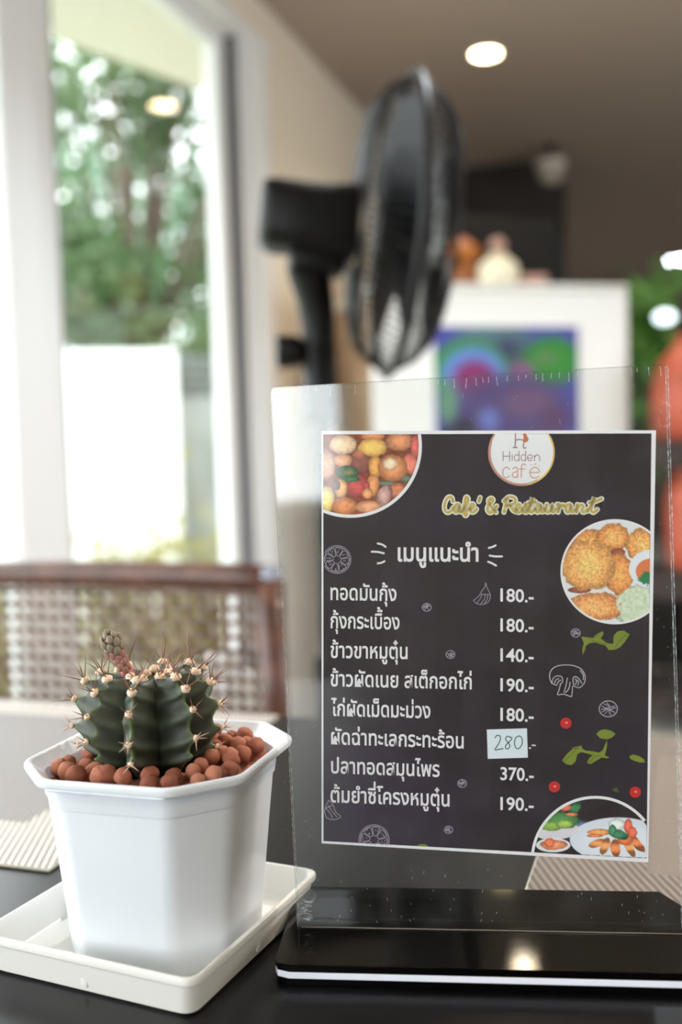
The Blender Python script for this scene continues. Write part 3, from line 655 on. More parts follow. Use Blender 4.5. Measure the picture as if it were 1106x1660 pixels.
me = mesh('cactus_body', v, f, True); cc = np.clip(np.array(cc), 0, 1)
l = np.where(cc <= .04045, cc/12.92, ((cc+.055)/1.055)**2.4)
me.color_attributes.new('ink', 'FLOAT_COLOR', 'POINT').data.foreach_set('color', np.concatenate([l, np.ones((len(l), 1))], 1).ravel())
obj('cactus_body', me, cactus, attr_mat('cactus_skin', .48, spec=.45))
M_wool = mat('areole_wool', (242, 218, 192), .95, col2=(230, 196, 166), nscale=600, bump=.9, bscale=1500)
M_spine = mat('reddish_spine', (104, 66, 54), .5, col2=(158, 118, 98), nscale=200); M_spine_p = mat('pink_spine', (206, 172, 152), .5)
def blob_me(name, r, sx, sy, sz, seed, amp=.25, sub=2, fr=900):
    bm = bmesh.new(); bmesh.ops.create_icosphere(bm, subdivisions=sub, radius=r)
    for q in bm.verts:
        n_ = mnoise.noise(q.co*fr+Vector((seed*7.1, seed*3.3, 0))); q.co *= 1+amp*n_; q.co.x *= sx; q.co.y *= sy; q.co.z *= sz
    me = bpy.data.meshes.new(name); bm.to_mesh(me); bm.free(); me.polygons.foreach_set('use_smooth', [True]*len(me.polygons)); return me
wool_me = [blob_me('areole', .0018, 1, 1, .75, s, .35, 3, 1500) for s in range(3)]
for q in wool_me: q.materials.append(M_wool)
wi = 0
def areole(pos, nrm, size, nsp, L, pinkish, seed):
    global wi
    r = random.Random(seed); wi += 1
    a = bpy.data.objects.new('areole', wool_me[wi % 3]); COL.objects.link(a); a.parent = cactus; a.location = pos; a.scale = (size, size, size)
    a.rotation_euler = Vector((0, 0, 1)).rotation_difference(nrm).to_euler()
    g = G()
    tx = nrm.orthogonal().normalized(); ty = nrm.cross(tx)
    for k in range(nsp):
        an = 2*PI*k/nsp+r.uniform(-.4, .4); sp = r.uniform(.5, 1.15)
        d_ = (nrm*math.cos(sp)+(tx*math.cos(an)+ty*math.sin(an))*math.sin(sp)).normalized()
        if nrm.z > .5: d_ = (d_+Vector((0, 0, .35))).normalized()
        ln = L*r.uniform(.65, 1.2); bend = Vector((r.uniform(-1, 1), r.uniform(-1, 1), r.uniform(-.3, 1)))*ln*.12
        g.tube([d_*.0006, d_*ln*.5+bend*.4, d_*ln+bend], [.00028, .0002, .00004], 6)
    o = obj('spine_cluster', G().add([Vector(q)/size for q in g.v], g.f).me('spine_cluster', True), a, M_spine_p if pinkish else M_spine)
    o.rotation_euler = a.rotation_euler.to_matrix().inverted().to_euler()
for k, r_ in enumerate(ribs):
    off = (k*37 % 5)*.03
    for j, a_ in enumerate(AR):
        if j == 4 and k % 2 == 1: continue
        t_ = a_+off; p_, _, _ = cactus_pt(r_, t_); pa_, _, _ = cactus_pt(r_, t_-.03); pb_, _, _ = cactus_pt(r_, t_+.03)
        tg = (pb_-pa_).normalized(); side = Vector((-math.sin(r_), math.cos(r_), 0)); nrm = side.cross(tg); nrm = nrm if nrm.dot(p_) > 0 else -nrm
        areole(p_+nrm*.0002, nrm.normalized(), [1.15, 1.0, .74, .66, .6][j], [4, 4, 4, 5, 4][j], [.0115, .0105, .0066, .0052, .0046][j], j >= 3, k*10+j)
for k in range(9):
    a_ = k*2.4; rr_ = .0022*math.sqrt(k)+.0008; p_, _, _ = cactus_pt(a_, max(.12, rr_/RB*.9)); areole(Vector((p_.x, p_.y, p_.z+.0006)), Vector((p_.x*8, p_.y*8, .02+p_.z)).normalized(), 1.2, 3, .0105, False, 100+k)
# flower bud: scaly stalk leaning to the left
M_sc1 = mat('bud_scale_olive', (138, 124, 104), .5, col2=(104, 90, 74), nscale=300); M_sc2 = mat('bud_scale_pink', (156, 108, 98), .5, col2=(122, 84, 76), nscale=300); M_sc3 = mat('bud_scale_rose', (196, 120, 116), .5, col2=(160, 96, 92), nscale=300)
b0 = CAC*0 + (on_plane(209, 1096, CAC, (-.32, .947, 0))-CAC); b1 = on_plane(176, 1031, CAC, (-.32, .947, 0))-CAC
b0 = b0-(b1-b0)*.15; ax = (b1-b0); BL = ax.length; ax.normalize(); bx = ax.orthogonal().normalized(); by = ax.cross(bx)
bud = obj('flower_bud', G().tube([b0+ax*BL*t_ for t_ in (0, .3, .6, .8, .95, 1.05)], [.0018, .0019, .0024, .0030, .0026, .0010], 14).me('flower_bud', True), cactus, M_sc2)
sc_me = [blob_me('bud_scale', .0017, .72, .45, 1.0, s, .12, 2, 500) for s in range(3)]
for q, m_ in zip(sc_me, (M_sc1, M_sc2, M_sc3)): q.materials.append(m_)
NS = 58
for k in range(NS):
    h = k/(NS-1); t_ = -.02+h*1.1; an = k*2.39996
    rad = (.0019+.0004*h if h < .5 else .0019+.0004*h+.0013*math.sin(min(1, (h-.5)/.32)*PI/2)) * (1 if h < .86 else max(.18, 1-((h-.86)/.14)**1.3*.8))
    d_ = bx*math.cos(an)+by*math.sin(an); s_ = .8+.75*h if h < .8 else 1.35-.5*(h-.8)/.2
    o = bpy.data.objects.new('bud_scale', sc_me[0 if h > .62 else 1 if h > .25 else 2]); COL.objects.link(o); o.parent = bud
    zz = (ax*(1.0 if h < .85 else 1.2)+d_*(.30 if h < .85 else -.35)).normalized(); xx = d_.cross(ax).normalized(); yy = zz.cross(xx).normalized()
    o.matrix_local = Matrix.Translation(b0+ax*BL*t_+d_*rad) @ Matrix((xx, yy, zz)).transposed().to_4x4() @ Matrix.Scale(s_, 4)

# ------------------------------------------------------------------ clay pebbles
def smooth_noise_peb(seed, el, cracked=False):
    bm = bmesh.new(); bmesh.ops.create_icosphere(bm, subdivisions=4 if cracked else 3, radius=1)
    for q in bm.verts:
        c_ = q.co.copy(); k_ = 1+.17*mnoise.noise(c_*1.2+Vector((seed*5, 0, 0)))+.03*mnoise.noise(c_*6+Vector((0, seed*3, 0)))
        if cracked: k_ += .06*abs(mnoise.noise(c_*3.2+Vector((9, 2, 1))))-.10*math.exp(-(mnoise.noise(c_*2.6+Vector((1, 7, 3)))/.05)**2)
        q.co = c_*k_; q.co.x *= el[0]; q.co.y *= el[1]; q.co.z *= el[2]
    me = bpy.data.meshes.new('clay_pebble'); bm.to_mesh(me); bm.free(); me.polygons.foreach_set('use_smooth', [True]*len(me.polygons)); return me
M_peb = [mat('clay_%s' % n_, c1, .85, col2=c2, nscale=160, bump=.35, bscale=700, spec=.2) for n_, c1, c2 in (('red', (150, 90, 72), (180, 116, 94)), ('orange', (164, 102, 80), (196, 134, 110)), ('brown', (130, 76, 60), (162, 102, 82)))]
pms = []
for s_, el in enumerate([(1.05, .95, .92), (1.12, .92, .95), (.98, 1.02, 1.0), (1.2, .9, .9), (1, 1, .88)]):
    for m_ in M_peb: q = smooth_noise_peb(s_+1, el); q.materials.append(m_); pms.append(q)
crk = smooth_noise_peb(3, (1.15, 1, .9), True); crk.materials.append(M_peb[0])
rs = np.random.RandomState(3); NP = 112
rad = rs.uniform(.0032, .0046, NP); pos = rs.uniform(-.04, .04, (NP, 2)); cl = np.array([CAC.x-POT[0], CAC.y-POT[1]]); HA = .0382
nrm8 = [(math.cos(a_), math.sin(a_)) for a_ in [PI/4*k for k in range(8)]]
for it in range(260):
    d_ = pos[:, None]-pos[None]; dist = np.sqrt((d_**2).sum(-1))+1e-9; need = (rad[:, None]+rad[None])*.97; ov = np.clip(need-dist, 0, None); np.fill_diagonal(ov, 0)
    pos += (d_/dist[..., None]*ov[..., None]).sum(1)*.35
    dc = pos-cl; dd = np.sqrt((dc**2).sum(-1)); push = np.clip(.0165+rad-dd, 0, None); pos += dc/dd[:, None]*push[:, None]
    for i_, (nx_, ny_) in enumerate(nrm8):
        lim = HA if i_ % 2 == 0 else HA*(1+K)/math.sqrt(2)
        ex = pos[:, 0]*nx_+pos[:, 1]*ny_+rad-lim; ex = np.clip(ex, 0, None); pos[:, 0] -= ex*nx_; pos[:, 1] -= ex*ny_
pz = .0625+rad*.9+rs.uniform(-.0006, .0006, NP)
P3 = [(pos[i, 0], pos[i, 1], pz[i], rad[i]) for i in range(NP)]
tries = 0; 
while len(P3) < NP+44 and tries < 6000:
    tries += 1; r_ = rs.uniform(.0030, .0041); x_, y_ = rs.uniform(-.038, .038, 2)
    if abs(x_)+abs(y_) > HA*(1+K)-r_*1.5 or max(abs(x_), abs(y_))+r_ > HA-.0004: continue
    if math.hypot(x_-cl[0], y_-cl[1]) < .0225+r_*.6: continue
    z_ = 0
    for (a_, b_, c_, q_) in P3:
        h2 = (r_+q_)**2*.94-(a_-x_)**2-(b_-y_)**2
        if h2 > 0: z_ = max(z_, c_+math.sqrt(h2))
    lim = RIM-.0012+(.0016 if (x_ > 0 or y_ < 0) else -.0005)
    if z_ == 0 or z_+r_ > lim+.001: continue
    P3.append((x_, y_, z_, r_))
PM = Matrix.Translation((POT[0], POT[1], PZ)) @ Matrix.Rotation(math.radians(1.5), 4, 'Z')
# the cracked pebble sits at the front, just left of the middle
tgt = on_z(185, 1257, .825); bi = min(range(len(P3)), key=lambda i: (PM @ Vector(P3[i][:3])-tgt).length)
zones = {}
def zone(x_, y_):
    a_ = (math.degrees(math.atan2(y_-cl[1], x_-cl[0]))-18.7+90+22.5) % 360      # 0 = towards the camera, then to picture right
    nm = ['front', 'front right', 'right', 'back right', 'back', 'back left', 'left', 'front left'][int(a_//45)]
    rim = max(abs(x_), abs(y_), (abs(x_)+abs(y_))/1.565/.97) > .0335
    return nm, ('at the %s pot rim' if rim else 'by the %s cactus side') % nm
for i, p_ in enumerate(P3): zones.setdefault(zone(p_[0], p_[1])[1], []).append(i)
rt = Vector((R3[0][0], R3[1][0])); ordn = ['leftmost', 'second from the left', 'third from the left', 'fourth from the left', 'fifth from the left', 'sixth from the left', 'seventh from the left', 'eighth from the left', 'ninth from the left', 'tenth from the left']
plab = {}
for zn, ids in zones.items():
    up = [i for i in ids if i >= NP]; lo = [i for i in ids if i < NP]
    for grp, w_ in ((up, 'upper'), (lo, 'lower')):
        grp.sort(key=lambda i: P3[i][0]*rt.x+P3[i][1]*rt.y)
        for k, i in enumerate(grp):
            wh = ordn[k] if len(grp) > 1 and k < len(ordn) else ('rightmost' if len(grp) > 1 else 'alone')
            tone_ = ['red-brown', 'orange-brown', 'dark brown'][((i*7+i//5) % len(pms)) % 3]
            plab[i] = '%s %s clay pebble %s%s' % (tone_, w_, zn, '' if wh == 'alone' else ', '+wh)
for i, (x_, y_, z_, r_) in enumerate(P3):
    o = bpy.data.objects.new('clay_pebble', crk if i == bi else pms[(i*7+i//5) % len(pms)]); COL.objects.link(o)
    o.location = PM @ Vector((x_, y_, z_)); s_ = r_*(1.15 if i == bi else 1.0); o.scale = (s_, s_, s_); o.rotation_euler = (rnd.uniform(-.5, .5), rnd.uniform(-.5, .5), rnd.uniform(0, 6.28)) if i != bi else (.2, .1, .4)
    tag(o, 'cracked clay pebble with a rough split surface at the front of the pot' if i == bi else plab[i], 'pebble', 'clay pebbles in the flower pot')

# ------------------------------------------------------------------ acrylic menu stand
SO = Vector((-.1435, .3548, ZTB)); SA = math.radians(12.65)
SM = Matrix.Translation(SO) @ Matrix.Rotation(SA, 4, 'Z'); SI = SM.inverted(); SN = SM.to_3x3() @ Vector((0, 1, 0))
def SP(x, y, off=0.0): return SI @ on_plane(x, y, SM @ Vector((0, off, 0)), SN)
stand = thing('menu_stand', 'clear acrylic menu holder on a black and white layered base', 'menu holder', tuple(SO), SA)
M_acr = thin_glass('clear_acrylic', (.988, .992, .988), rough=.015, haze=.005, hscale=60, ior=1.49)
M_edge = thin_glass('acrylic_edge', (.62, .66, .66), rough=.2, haze=.3, hscale=500, ior=1.49)
def slab(y0, y1):
    # outline of the sheet, turned 0.9 degree, with small rounded corners; big faces clear, rim faces frosted
    c4 = [SP(484, 1497), SP(1107.5, 1508), SP(1081, 590.5), SP(440, 629)]
    c4 = [Vector((p_.x, 0, p_.z)) for p_ in c4]; c4[0].z = .0066; c4[1].z = .0066
    pts = []
    for i in range(4):
        p_ = c4[i]; u_ = (c4[i-1]-p_).normalized(); w_ = (c4[(i+1) % 4]-p_).normalized(); r_ = .0018 if i >= 2 else .0005
        for k in range(5): t_ = k/4; pts.append((p_+u_*r_)*(1-t_)**2+p_*2*t_*(1-t_)+(p_+w_*r_)*t_*t_)
    n = len(pts); v = [(p_.x, y0, p_.z) for p_ in pts]+[(p_.x, y1, p_.z) for p_ in pts]
    f = [tuple(range(n)), tuple(range(2*n-1, n-1, -1))]+[(k, k+n, (k+1) % n+n, (k+1) % n) for k in range(n)]
    return mesh('acrylic_sheet', v, f, False, [M_acr, M_edge], [0, 0]+[1]*n)
obj('acrylic_sheet', slab(-.0028, -.0012), stand); obj('acrylic_sheet', slab(.0008, .0024), stand)
def base_layer(name, z0, z1, m, ins=0.):
    L_, R_, F_, B_ = -.0042+ins, .1515-ins, -.0305+ins, .0325-ins
    pts = [(L_, F_+.0045), (L_+.0012, F_+.0016), (L_+.0056, F_), (R_-.0056, F_), (R_, F_+.0045), (R_, B_-.012), (R_-.0065, B_), (L_+.0065, B_), (L_, B_-.012)]
    g = G().rings([[(x+b_, y, z) for x, y in pts] for z, b_ in ((z0, 0), (z1, 0))])
    me = g.me(name); bm = bmesh.new(); bm.from_mesh(me); bmesh.ops.recalc_face_normals(bm, faces=bm.faces); bmesh.ops.bevel(bm, geom=[e for e in bm.edges if abs(e.verts[0].co.z-e.verts[1].co.z) < 1e-6], offset=.00025, segments=2, affect='EDGES'); bm.to_mesh(me); bm.free()
    # the rear of the base rests on the placemat, so it leans forward a little
    me.transform(Matrix.Translation((0, -.0305, 0)) @ Matrix.Rotation(math.radians(1.45), 4, 'X') @ Matrix.Translation((0, .0305, 0)))
    return obj(name, me, stand, m)
base_layer('lower_base_layer', .0002, .0028, M_blackgloss, .0001); base_layer('white_base_layer', .00282, .0052, M_whiteacr)
base_layer('upper_base_layer', .00522, .0080, M_blackgloss)
M_bead = mat('glue_bead', (120, 110, 96), .4)
obj('glue_bead', G().tube([(.002+k*.0145, -.0031, .0089+.00006*(k % 2)) for k in range(11)], .00022, 5).me('glue_bead', True), stand, M_bead)
# scratches and chips in the acrylic
rr_ = random.Random(4); g = G()
def scr(x, y, ln, wd, ang_, off=-.00285):
    p_ = SP(x, y, off); dx, dz = math.sin(ang_)*ln, -math.cos(ang_)*ln; g.tube([(p_.x, off, p_.z), (p_.x+dx*.5+wd*rr_.uniform(-1, 1), off, p_.z+dz*.5), (p_.x+dx, off, p_.z+dz)], [wd*.5, wd*.35, wd*.6], 4)
for i in range(44):
    x = 452+i*14.3+rr_.uniform(-5, 5); yt = 629-(x-440)*.0606+3
    if x < 690 and rr_.random() < .55: continue
    scr(x, yt+rr_.uniform(0, 1), rr_.choice([.0012, .002, .0034, .0028]), .00011, rr_.uniform(-.12, .12))
for i in range(60): scr(rr_.uniform(505, 1085), rr_.uniform(1402, 1494), rr_.uniform(.0002, .0012), .00007, rr_.uniform(-.4, .4))
for i in range(50): scr(rr_.choice([rr_.uniform(450, 518), rr_.uniform(1062, 1088), rr_.uniform(530, 1060)]), rr_.uniform(640, 692), rr_.uniform(.0002, .0022), .00004, rr_.uniform(-3, 3))
for i in range(26): scr(rr_.uniform(486, 500), rr_.uniform(1455, 1496), rr_.uniform(.0006, .003), .0001, rr_.uniform(1.3, 1.75))
for i in range(30): scr(rr_.uniform(460, 520), rr_.uniform(900, 1400), rr_.uniform(.0003, .0016), .00004, rr_.uniform(-3, 3))
for i in range(30): scr(rr_.uniform(1064, 1090), rr_.uniform(720, 1400), rr_.uniform(.0002, .0008), .00006, rr_.uniform(-3, 3))
o = obj('scratches', g.me('scratches'), stand, mat('scratch_white', (214, 218, 222), .6)); o['kind'] = 'stuff'

# ------------------------------------------------------------------ printed menu sheet held in the stand
menu = thing('menu_sheet', 'printed dark menu sheet with white Thai text and food photos inside the acrylic stand', 'menu', tuple(SO), SA)
OFF0 = -.0004
def flat(name, polys, layer, m, parent=None, label=None):
    """polys: list of (points in picture pixels, faces) lying on the sheet, layer counts ink layers"""
    off = OFF0-.00004*layer; v = []; f = []
    for pts, fs in polys:
        k = len(v); 
        for x, y in pts: p_ = SP(x, y, OFF0); v.append((p_.x, off, p_.z))
        f += [tuple(i+k for i in q) for q in fs]
    me = mesh(name, v, f); o = obj(name, me, parent or menu, m); 
    if label: o['label'] = label
    return o
def ink(name, c, rough=.6): return mat(name, c, rough, spec=.3)
I_white = ink('white_ink', (240, 238, 242)); I_sketch = ink('pale_violet_ink', (176, 168, 188)); I_gold = ink('gold_ink', (204, 180, 108)); I_cream = ink('cream_ink', (238, 240, 224)); I_org = ink('orange_ink', (206, 120, 74)); I_mauve = ink('mauve_ink', (150, 104, 100)); I_pink = ink('rose_ink', (206, 150, 132)); I_teal = ink('dark_teal_ink', (36, 70, 70)); I_red = ink('tomato_ink', (204, 48, 44)); I_redh = ink('tomato_highlight_ink', (238, 150, 140)); I_leaf = ink('leaf_ink', (128, 142, 52)); I_leafd = ink('leaf_dark_ink', (88, 104, 40)); I_yel = ink('yellow_ink', (236, 190, 70))
M_paper = mat('white_paper', (240, 238, 244), .6, bump=.05, bscale=600)
qd = [SP(521.7, 698.6), SP(1063.5, 697.6), SP(1051, 1397.5), SP(521.7, 1366.5)]
v = [(p_.x, OFF0, p_.z) for p_ in qd]+[(p_.x, OFF0+.00025, p_.z) for p_ in qd]
obj('paper', mesh('paper', v, [(3, 2, 1, 0), (4, 5, 6, 7), (0, 1, 5, 4), (1, 2, 6, 5), (2, 3, 7, 6), (3, 0, 4, 7)]), menu, M_paper)
# dark printed ground: faint upright boards and violet clouding, printed colour only
E_ = [(524.3, 704.2), (1056.4, 702.6), (1048.6, 1391.6), (524.6, 1363.4)]
def bil(u, v):
    a_ = np.array(E_); return ((1-u)*(1-v))[..., None]*a_[0]+(u*(1-v))[..., None]*a_[1]+(u*v)[..., None]*a_[2]+((1-u)*v)[..., None]*a_[3]
def ink_grid(name, Px, keep, c, layer, m=None):
    off = OFF0-.00004*layer; sh_ = Px.shape[:2]; A0 = SP(500, 700, OFF0)
    # plane homography evaluated per vertex
    fl = Px.reshape(-1, 2); D = np.stack([(fl[:, 0]-CX)/FPX, -(fl[:, 1]-CY)/FPX, -np.ones(len(fl))], 1) @ R3.T
    pn = np.array(SN); p0 = np.array(SM @ Vector((0, OFF0, 0))); tt = np.dot(p0-C0, pn)/(D @ pn); W3 = C0+D*tt[:, None]
    Mi = np.array(SI); Lc = W3 @ Mi[:3, :3].T+Mi[:3, 3]; Lc[:, 1] = off
    return obj(name, ink_mesh(name, Lc.reshape(*sh_, 3), keep, c, m or M_ink), menu)
U, V = np.meshgrid(np.linspace(0, 1, 134), np.linspace(0, 1, 172)); Px = bil(U, V); X, Y = Px[..., 0], Px[..., 1]
bw = 45.; bi_ = np.floor((X-524)/bw).astype(int); tone = _g[bi_ % 256, 17]*.10-.05; fr_ = ((X-524)/bw) % 1; seam = np.exp(-((fr_-.03)/.03)**2)*.10
c = np.zeros((*U.shape, 3))+np.array((50, 42, 46))/255; n1 = fbm(X, Y, 120); n2 = fbm(X+300, Y, 9)
c = c*(1+tone-seam)[..., None]; vio = np.clip((n1-.45)*2.2, 0, 1)[..., None]; c = c*(1-vio*.6)+np.array((56, 47, 64))/255*vio*.6
lowl = ell(X, Y, 560, 1340, 150, 110, .9)[..., None]; c = c*(1-lowl*.5)+np.array((66, 52, 82))/255*lowl*.5; c = c*(.92+.16*n2)[..., None]
ink_grid('dark_print', Px, np.ones_like(U, bool), c, 1)

def cr(pts, n=6):    # Catmull-Rom smoothing of a pen path
    P_ = [np.array(p_, float) for p_ in pts]; P_ = [2*P_[0]-P_[1]]+P_+[2*P_[-1]-P_[-2]]; out = []
    for i in range(1, len(P_)-2):
        for k in range(n):
            t_ = k/n; a_, b_, c_, d_ = P_[i-1:i+3]; out.append(.5*((2*b_)+(c_-a_)*t_+(2*a_-5*b_+4*c_-d_)*t_*t_+(3*b_-a_-3*c_+d_)*t_**3))
    out.append(P_[-2]); return out
def stroke(pts, w, smooth=True):
    """round-ended pen stroke as polygons"""
    P_ = cr(pts) if smooth and len(pts) > 2 else [np.array(p_, float) for p_ in pts]; out = []; n = len(P_)
    L_ = []; R_ = []
    for i in range(n):
        t_ = P_[min(i+1, n-1)]-P_[max(i-1, 0)]; t_ = t_/(np.linalg.norm(t_)+1e-9); nn = np.array([-t_[1], t_[0]])*w/2; L_.append(P_[i]+nn); R_.append(P_[i]-nn)
    out.append(([*L_, *R_], [(i, i+1, n+i+1, n+i) for i in range(n-1)]))
    for e in (P_[0], P_[-1]): out.append(([(e[0]+w/2*math.cos(a_), e[1]+w/2*math.sin(a_)) for a_ in [2*PI*k/10 for k in range(10)]], [tuple(range(10))]))
    return out
def disc(cx, cy, rx, ry=None, n=40): ry = ry or rx; return [([(cx+rx*math.cos(2*PI*k/n), cy+ry*math.sin(2*PI*k/n)) for k in range(n)], [tuple(range(n))])]
def circ(cx, cy, r, w, a0=0, a1=360, ry=None, clip=None, n=64):
    ry = ry or r; pts = []
    for k in range(n+1):
        a_ = math.radians(a0+(a1-a0)*k/n); pts.append((cx+r*math.cos(a_), cy+ry*math.sin(a_)))
    v = []
    for k in range(n+1):
        a_ = math.radians(a0+(a1-a0)*k/n); v += [(cx+(r+w/2)*math.cos(a_), cy+(ry+w/2)*math.sin(a_)), (cx+(r-w/2)*math.cos(a_), cy+(ry-w/2)*math.sin(a_))]
    return [(v, [(2*k, 2*k+2, 2*k+3, 2*k+1) for k in range(n)])]
def text_polys(body, x0, x1, base_y, ysc, weight=.012, raised=None, base_y1=None, slant=.0):
    """outlines of a string in Blender's own font, fitted between x0 and x1"""
    def tm(s, w=weight):
        c_ = bpy.data.curves.new('t', 'FONT'); c_.body = s; c_.size = 1; c_.offset = w; c_.resolution_u = 3; c_.fill_mode = 'FRONT'
        o_ = bpy.data.objects.new('t', c_); COL.objects.link(o_); dg = bpy.context.evaluated_depsgraph_get(); e_ = o_.evaluated_get(dg); m_ = e_.to_mesh()
        r_ = ([(q.co.x, q.co.y) for q in m_.vertices], [tuple(q.vertices) for q in m_.polygons]); e_.to_mesh_clear(); bpy.data.objects.remove(o_); bpy.data.curves.remove(c_); return r_
    parts = [(tm(body), 0, 0)]
    if raised:
        pre, mark = raised; w1 = max(q[0] for q in tm(pre+'|', 0)[0]) - max(q[0] for q in tm('|', 0)[0]); parts.append((tm(mark), w1, .175))
    xs = [q[0] for q in parts[0][0][0]]; a_, b_ = min(xs), max(xs); sx = (x1-x0)/(b_-a_); out = []
    for (v, f), dx, dy in parts:
        out.append(([(x0+(x+dx-a_)*sx+slant*(y+dy)*ysc, base_y+((base_y1 or base_y)-base_y)*((x+dx-a_)/(b_-a_))-(y+dy)*ysc) for x, y in v], f))
    return out
rows = [('ทอดมันกุ้ง', 536, 643, 972, 974, None), ('กุ้งกระเบือง', 536, 648, 1018, 1020, ('กุ้งกระเบื', '้')), ('ข้าวขาหมูตุ๋น', 536, 661, 1066, 1068, None), ('ข้าวผัดเนย สเต็กอกไก่', 536, 765, 1112, 1117, None),
        ('ไก่ผัดเม็ดมะม่วง', 537, 698, 1160, 1164, None), ('ผัดฉ่าทะเลกระทะร้อน', 537, 752, 1206, 1213, None), ('ปลาทอดสมุนไพร', 537, 713, 1253, 1259, None), ('ต้มยำซีโครงหมูตุ๋น', 536, 729, 1300, 1307, ('ต้มยำซี', '่'))]
for s_, a_, b_, y0_, y1_, ra in rows: flat('dish_name', text_polys(s_, a_, b_, y0_, 34.5, .016, ra, y1_), 2, I_white)
for s_, y_ in (('180.-', 975), ('180.-', 1023.5), ('140.-', 1072), ('190.-', 1120.5), ('180.-', 1168.5), ('370.-', 1264.5), ('190.-', 1313)):
    flat('dish_price', text_polys(s_, 811.5, 865.5, y_-.5, 29.5, .018, None, y_+1.5), 2, I_white)
flat('dish_price', stroke([(859, 1212.6), (859.6, 1212.6)], 3.4, False)+stroke([(863, 1208), (868, 1208.4)], 2.2, False), 2, I_white)
flat('heading', text_polys('เมนูแนะนำ', 645, 776, 909.5, 39, .022, None, 909.8), 2, I_white)
c3 = lambda L_: [(600+x/2.765, 690+y/2.765) for x, y in L_]
hd = []
for L_ in ([(35, 528), (55, 533), (70, 543)], [(8, 565), (35, 566), (62, 572)], [(35, 617), (50, 615), (65, 608)], [(533, 548), (548, 544), (563, 537)], [(537, 582), (560, 586), (592, 586)], [(530, 610), (545, 616), (565, 627)]): hd += stroke(c3(L_), 3.2)
flat('heading_rays', hd, 2, I_white)
# brush lettering
st_x = lambda L_: [((x-592)*1.09+592 if x > 580 else x, y) for x, y in L_]
br_ = [[(372, 340), (366, 322), (350, 322), (337, 345), (334, 372), (345, 389), (362, 384), (374, 366)], [(402, 358), (390, 352), (379, 366), (379, 384), (390, 387), (402, 362), (400, 382), (409, 388)], [(412, 384), (434, 350), (440, 328), (431, 320), (425, 345), (422, 385), (427, 403), (435, 398), (431, 383), (447, 374)],
       [(449, 374), (464, 364), (464, 353), (455, 352), (448, 370), (454, 387), (468, 386), (478, 374)], [(494, 322), (488, 340)], [(566, 389), (536, 352), (532, 334), (544, 325), (552, 336), (532, 357), (526, 375), (536, 390), (552, 384), (568, 360)],
       [(612, 325), (607, 355), (600, 388)], [(600, 338), (620, 320), (643, 325), (646, 343), (628, 355), (612, 358)], [(626, 358), (636, 378), (648, 387)], [(650, 376), (664, 366), (665, 354), (656, 353), (649, 370), (656, 388), (667, 386), (676, 374)],
       [(676, 376), (692, 350), (689, 366), (698, 378), (692, 389), (679, 385)], [(694, 382), (712, 345), (718, 322), (710, 355), (706, 380), (714, 389), (728, 374)], [(700, 346), (730, 341)], [(752, 357), (742, 352), (731, 366), (732, 384), (742, 387), (754, 362), (752, 381), (760, 387), (770, 372)],
       [(776, 353), (771, 378), (778, 388), (790, 381), (800, 354), (796, 381), (804, 387), (814, 372)], [(818, 352), (828, 356), (823, 388)], [(825, 370), (836, 356), (848, 357), (846, 364)], [(876, 357), (866, 352), (855, 366), (856, 384), (866, 387), (878, 362), (876, 381), (884, 387), (893, 376)],
       [(902, 353), (898, 388)], [(900, 372), (914, 356), (926, 360), (921, 383), (930, 388), (944, 374)], [(944, 384), (964, 345), (972, 320), (963, 355), (959, 380), (968, 389), (984, 376)], [(950, 346), (975, 340), (1002, 328)]]
bo = []; bi2 = []; bd_ = []
for L_ in br_: p_ = c3(st_x(L_)); bo += stroke(p_, 8.4); bi2 += stroke(p_, 4.3)
flat('brush_lettering_outline', bo, 2, I_cream); flat('brush_lettering', bi2, 3, I_gold)
# round emblem
def clip_top(polys, y0): return [([(x, max(y, y0)) for x, y in p_], f_) for p_, f_ in polys]
flat('emblem_disc', clip_top(disc(845.7, 733.6, 54, n=72), 703.4), 2, ink('emblem_white', (240, 240, 244)))
flat('emblem_ring', circ(845.7, 733.6, 52.6, 2.2, -34, 80), 3, I_yel); flat('emblem_ring', circ(845.7, 733.6, 52.6, 2.0, 80, 214), 3, I_org)
flat('emblem_ring', circ(845.7, 733.6, 50.6, .8, 60, 200), 4, I_mauve)
em = []
for L_ in ([(652, 36), (652, 66), (650, 96)], [(692, 36), (690, 70), (688, 98), (700, 100)], [(652, 66), (670, 62), (690, 66)], [(642, 98), (660, 98)]): em += stroke(c3(L_), 1.7)
flat('emblem_letter', em, 3, I_mauve)
flat('emblem_flame', [(c3([(684, 36), (700, 36), (706, 52), (712, 58), (706, 72), (694, 76), (688, 66), (690, 50)]), [tuple(range(8))])], 4, I_org)
hid = [[(597, 116), (597, 158)], [(626, 116), (626, 158)], [(597, 137), (626, 137)], [(638, 130), (638, 158)], [(668, 114), (668, 158)], [(668, 134), (655, 130), (647, 144), (655, 158), (668, 152)], [(698, 114), (698, 158)], [(698, 134), (685, 130), (677, 144), (685, 158), (698, 152)],
       [(706, 145), (728, 144), (724, 132), (712, 132), (706, 145), (713, 157), (728, 154)], [(738, 132), (738, 158)], [(738, 142), (748, 131), (760, 138), (761, 158)]]
hp = []
for L_ in hid: hp += stroke(c3(L_), 1.15, len(L_) > 3)
flat('emblem_word', hp, 3, I_mauve)
